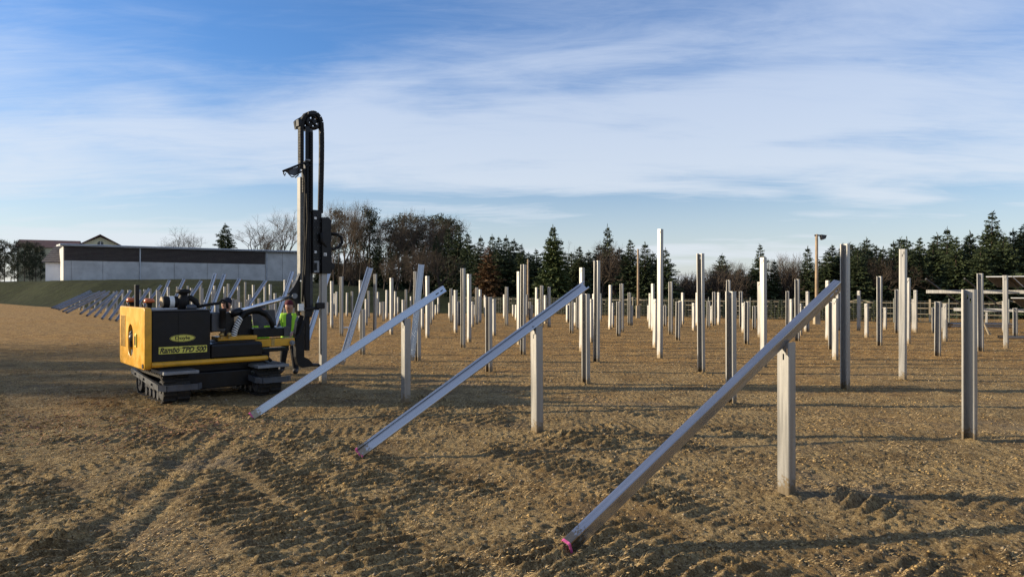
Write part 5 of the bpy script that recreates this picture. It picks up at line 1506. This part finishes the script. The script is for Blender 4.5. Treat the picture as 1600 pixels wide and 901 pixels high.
# ================================================================== PEOPLE
def person(loc, rz, label, cap_mat, cap, vest, shirt, pose, height=1.70, muffs=False):
    s = height / 1.75
    J = {'pel': (0, 0, 0.95, 0.135), 'ab': (0, 0.01, 1.10, 0.125), 'ch': (0, 0.02, 1.30, 0.145), 'nk0': (0, 0.02, 1.45, 0.07), 'nk': (0, 0.035, 1.515, 0.06),
         'hd0': (0, 0.055, 1.585, 0.100), 'hd': (0, 0.06, 1.665, 0.112), 'hd2': (0, 0.05, 1.735, 0.085)}
    E = [('pel', 'ab'), ('ab', 'ch'), ('ch', 'nk0'), ('nk0', 'nk'), ('nk', 'hd0'), ('hd0', 'hd'), ('hd', 'hd2')]
    for sd, sg in (('l', -1), ('r', 1)):
        J['sh' + sd] = (sg * 0.175, 0.015, 1.41, 0.080)
        el = pose.get('el' + sd, (sg * 0.25, 0.06, 1.14)); wr = pose.get('wr' + sd, (sg * 0.20, 0.28, 1.08))
        J['el' + sd] = (*el, 0.062); J['wr' + sd] = (*wr, 0.044)
        d = (Vector(wr) - Vector(el)).normalized()
        hnd = Vector(wr) + d * 0.07; J['pm' + sd] = (*hnd, 0.036)
        J['hip' + sd] = (sg * 0.10, 0, 0.88, 0.125)
        kn = pose.get('kn' + sd, (sg * 0.11, 0.03, 0.49)); an = pose.get('an' + sd, (sg * 0.12, -0.02, 0.10))
        J['kn' + sd] = (*kn, 0.092); J['an' + sd] = (*an, 0.075)
        J['to' + sd] = (an[0] + sg * 0.02, an[1] + 0.17, 0.055, 0.062)
        E += [('ch', 'sh' + sd), ('sh' + sd, 'el' + sd), ('el' + sd, 'wr' + sd), ('wr' + sd, 'pm' + sd), ('pel', 'hip' + sd), ('hip' + sd, 'kn' + sd), ('kn' + sd, 'an' + sd), ('an' + sd, 'to' + sd)]
        up = Vector((0, 0, 1)); side = d.cross(up).normalized() if abs(d.z) < 0.95 else Vector((1, 0, 0))
        for f in range(4):
            k1, k2 = f'f{f}a' + sd, f'f{f}b' + sd
            off = side * (f - 1.5) * 0.021
            ln = (0.05, 0.058, 0.055, 0.044)[f]
            J[k1] = (*(hnd + off + d * 0.04), 0.010); J[k2] = (*(hnd + off * 1.1 + d * (0.04 + ln * 0.8) + Vector((0, 0, -0.03))), 0.008)
            E += [('pm' + sd, k1), (k1, k2)]
        th = hnd - side * sg * 0.045 + d * 0.01 + Vector((0, 0, 0.01)); J['t' + sd] = (*th, 0.011); J['t2' + sd] = (*(th + d * 0.035 - side * sg * 0.012), 0.009)
        E += [('pm' + sd, 't' + sd), ('t' + sd, 't2' + sd)]
    keys = list(J)
    me = bpy.data.meshes.new('sk'); me.from_pydata([J[k][:3] for k in keys], [(keys.index(a), keys.index(b)) for a, b in E], [])
    ob = bpy.data.objects.new('sk', me); COL.objects.link(ob)
    ob.modifiers.new('skin', 'SKIN'); sub = ob.modifiers.new('sub', 'SUBSURF'); sub.levels = 2; sub.render_levels = 2
    sv = me.skin_vertices[0].data
    for i, k in enumerate(keys):
        r = J[k][3]
        sv[i].radius = (r * (1.25 if k in ('pel', 'ab', 'ch') else 1.0), r) if k in ('pel', 'ab', 'ch') else (r, r)
        sv[i].use_root = (k == 'pel')
    bpy.context.view_layer.update()
    out = bpy.data.meshes.new_from_object(ob.evaluated_get(bpy.context.evaluated_depsgraph_get()))
    bpy.data.objects.remove(ob)
    out.materials.clear()
    for mm in ('skin', shirt, 'dark_trouser', 'boot_leather'): out.materials.append(MATS[mm])
    wl, wr_ = Vector(J['wrl'][:3]), Vector(J['wrr'][:3])
    torso = []
    for p in out.polygons:
        c = p.center
        hand = min((c - wl).length, (c - wr_).length) < 0.035 or min((c - Vector(J['pml'][:3])).length, (c - Vector(J['pmr'][:3])).length) < 0.12 
        if c.z > 1.49: mi = 0
        elif hand: mi = 0
        elif c.z < 0.13: mi = 3
        elif c.z < 0.93 and abs(c.x) < 0.24 and not (abs(c.x) > 0.17 and c.z > 0.8): mi = 2
        else: mi = 1
        p.material_index = mi; p.use_smooth = True
        if 0.86 < c.z < 1.475 and abs(c.x) < 0.205 and c.y < 0.24: torso.append(p.index)
    root = empty('person', loc, rz); root.scale = (s, s, s)
    tag(root, label, 'person', 'people at the pile driver')
    body_ = link_mesh('body', out, root)
    if vest:
        # waistcoat: torso faces pushed outwards, open at the front over the shirt
        vv = {}; vs = []; fs = []; ms = []
        for i in torso:
            p = out.polygons[i]; c = p.center
            if abs(c.x) < 0.045 and c.y > 0.05 and c.z > 0.98: continue
            f = []
            for vi in p.vertices:
                if vi not in vv:
                    vv[vi] = len(vs); v = out.vertices[vi]; vs.append(v.co + v.normal * 0.016)
                f.append(vv[vi])
            fs.append(f); ms.append(1 if (0.985 < c.z < 1.03 or 1.12 < c.z < 1.16) else 0)
        vm = bpy.data.meshes.new('vest'); vm.from_pydata(vs, [], fs); vm.materials.append(MATS['hi_vis']); vm.materials.append(MATS['reflective_tape'])
        vm.polygons.foreach_set('material_index', ms); vm.polygons.foreach_set('use_smooth', [True] * len(fs)); vm.update()
        o = link_mesh('vest', vm, root)
        so = o.modifiers.new('thick', 'SOLIDIFY'); so.thickness = 0.008
    # face
    hc = Vector((0, 0.06, 1.665))
    m = MB(); m.prism([(-0.012, 1.655), (0.012, 1.655), (0.02, 1.625), (-0.02, 1.625)], 0.14, 0.168, 'xz'); m.build('nose', MATS['skin'], body_)
    for sg in (-1, 1):
        m = MB(); m.sphere(hc + Vector((sg * 0.032, 0.080, 0.0)), 0.011, 8, 6); m.build('eye', MATS['decal_black'], body_)
        m = MB(); m.sphere(hc + Vector((sg * 0.092, -0.01, -0.01)), 0.03, 8, 6, (0.4, 0.7, 1.1)); m.build('ear', MATS['skin'], body_)
    m = MB(); m.box((-0.025, 0.138, 1.598), (0.025, 0.149, 1.606), 0.002); m.build('mouth', MATS['maroon_cloth'], body_)
    m = MB(); m.sphere((0, 0.035, 1.66), 0.094, 14, 9, (1, 1.0, 1.05))
    hv = [v for v in m.v]
    # hair: back half of the skull only
    m2 = MB(); m2.smooth = True
    keep = [f for f in m.f if sum(hv[i][1] for i in f) / len(f) < 0.05 and sum(hv[i][2] for i in f) / len(f) > 1.585]
    m2._add(hv, keep); m2.build('hair', MATS['boot_leather'], body_)
    # cap with crown and peak
    m = MB(); m.lathe([(0.108, 1.685), (0.112, 1.70), (0.108, 1.745), (0.085, 1.785), (0.045, 1.805), (0.0, 1.81)], (0, 0.045, 0), 18)
    cp = m.build('cap', MATS[cap_mat], root)
    if cap == 'peak':
        m = MB(); pk = [(-0.085, 0.12)] + [(0.095 * math.sin(t), 0.14 + 0.10 * math.cos(t)) for t in np.linspace(-1.3, 1.3, 9)] + [(0.085, 0.12)]
        m.prism(pk, 1.688, 1.70, 'xy'); m.build('peak', MATS[cap_mat], cp)
    if muffs:
        for sg in (-1, 1):
            m = MB(); m.cyl((sg * 0.092, 0.045, 1.655), (sg * 0.135, 0.045, 1.655), 0.042, 12); m.build('ear_muff', MATS['dark_steel'], root)
    return root
q = gpt(453, 584)
person((q.x, q.y, 0.0), math.radians(185), 'person in maroon cap, lime vest and dark trousers standing beside the black mast', 'maroon_cloth', 'round', True, 'grey_cloth',
       {'knl': (-0.12, 0.10, 0.50), 'anl': (-0.15, 0.04, 0.10), 'knr': (0.14, 0.02, 0.49), 'anr': (0.22, -0.10, 0.10), 'wrl': (-0.15, 0.30, 1.02), 'wrr': (0.12, 0.32, 1.05)}, 1.68, True)
d_ = 15.6; person(((357 - 800) / F * d_, d_, 0.0), math.radians(150), 'person in black peaked cap behind the engine, only head and shoulders showing', 'navy_cloth', 'peak', False, 'navy_cloth',
       {'wrl': (-0.2, 0.30, 1.15)}, 1.75)
d_ = 16.4; person(((408 - 800) / F * d_, d_, 0.0), math.radians(200), 'person in grey cap and lime vest mostly hidden behind the grey guard sheet', 'grey_cloth', 'round', True, 'grey_cloth', {}, 1.60)

# ================================================================== LOOSE STUFF ON THE GROUND
def scatter(n, dmin, dmax, xr=0.80, power=1.0):
    u = rng.random(n)
    d = dmin * (dmax / dmin) ** (u ** power)
    x = (rng.random(n) * 2 - 1) * xr * d
    return x, d
def straw(n, name, mat, lmin, lmax, w, dmin, dmax, lift=0.012, tuft=False):
    x, y = scatter(n, dmin, dmax)
    if tuft:
        cl = gnoise(x * 0.9 + 50, y * 0.9) + 0.5 * gnoise(x * 3, y * 3 + 9)
        k = cl > 0.12; x = x[k]; y = y[k]; n = len(x)
    z = ground_height(x, y) + 0.004
    an = rng.random(n) * 2 * np.pi; l = (lmin + (lmax - lmin) * rng.random(n)) * (0.7 + 0.05 * y)
    tilt = rng.normal(0.15, 0.25, n)
    dx, dy, dz = np.cos(an) * l, np.sin(an) * l, np.abs(np.sin(tilt)) * l + lift * rng.random(n)
    wx, wy = -np.sin(an) * w * (0.7 + 0.06 * y), np.cos(an) * w * (0.7 + 0.06 * y)
    P = np.stack([np.stack([x - wx, y - wy, z], 1), np.stack([x + wx, y + wy, z + 0.003], 1), np.stack([x + dx, y + dy, z + dz], 1)], 1).reshape(-1, 3)
    T = np.arange(3 * n).reshape(-1, 3)
    o = link_mesh(name, np_mesh(name, P, tris=T, mats=[MATS[mat]]))
    return o
o = straw(150000, 'dry_straw', 'straw', 0.012, 0.05, 0.003, 3.2, 60, tuft=True); tag(o, 'dry straw and dead grass strewn over the soil', 'straw', kind='stuff')
def pebbles(n, name='pebbles', mat='stone', smin=0.004, srange=0.016, dmax=26, clump=False):
    x, y = scatter(n, 3.2, dmax)
    if clump:
        k = gnoise(x * 0.8 + 23, y * 0.8) + 0.8 * gnoise(x * 3.1, y * 3.1 + 4) > 0.10
        x = x[k]; y = y[k]; n = len(x)
    z = ground_height(x, y)
    s_ = (smin + srange * rng.random(n) ** 4) * (0.7 + 0.05 * y)
    base = np.array([[1, 0, 0], [-1, 0, 0], [0, 1, 0], [0, -1, 0], [0, 0, 0.8], [0, 0, -0.6]])
    P = (base[None] * (0.7 + 0.6 * rng.random((n, 6, 1)))) * s_[:, None, None] + np.stack([x, y, z], 1)[:, None, :]
    tri = np.array([[0, 2, 4], [2, 1, 4], [1, 3, 4], [3, 0, 4], [2, 0, 5], [1, 2, 5], [3, 1, 5], [0, 3, 5]])
    T = (tri[None] + 6 * np.arange(n)[:, None, None]).reshape(-1, 3)
    return link_mesh(name, np_mesh(name, P.reshape(-1, 3), tris=T, mats=[MATS[mat]]))
tag(pebbles(16000), 'small stones scattered over the sandy soil', 'stones', kind='stuff')
tag(pebbles(46000, 'soil_clods', 'clod', 0.0025, 0.019, 17, True), 'crumbly clods of sandy soil strewn over the foreground', 'soil', kind='stuff')
# dead leaves at the left
n = 900
cx, cy = -6.6 + rng.normal(0, 1.5, n), 10.0 + rng.normal(0, 0.9, n)
k = n // 5; cx[:k] = -4.6 + rng.normal(0, 0.5, k); cy[:k] = 10.2 + rng.normal(0, 0.3, k)
z = ground_height(cx, cy) + 0.012
an = rng.random(n) * 6.28; s_ = 0.018 + 0.022 * rng.random(n)
dx, dy = np.cos(an) * s_, np.sin(an) * s_
P = np.stack([np.stack([cx - dx, cy - dy, z], 1), np.stack([cx + dy * 0.5, cy - dx * 0.5, z + 0.02 * rng.random(n)], 1), np.stack([cx + dx, cy + dy, z + 0.015 * rng.random(n)], 1), np.stack([cx - dy * 0.5, cy + dx * 0.5, z + 0.03 * rng.random(n)], 1)], 1).reshape(-1, 3)
o = link_mesh('dead_leaves', np_mesh('dead_leaves', P, quads=np.arange(4 * n).reshape(-1, 4), mats=[MATS['dead_leaf']]))
tag(o, 'drift of reddish dead leaves on the ground left of the pile driver', 'leaves', kind='stuff')
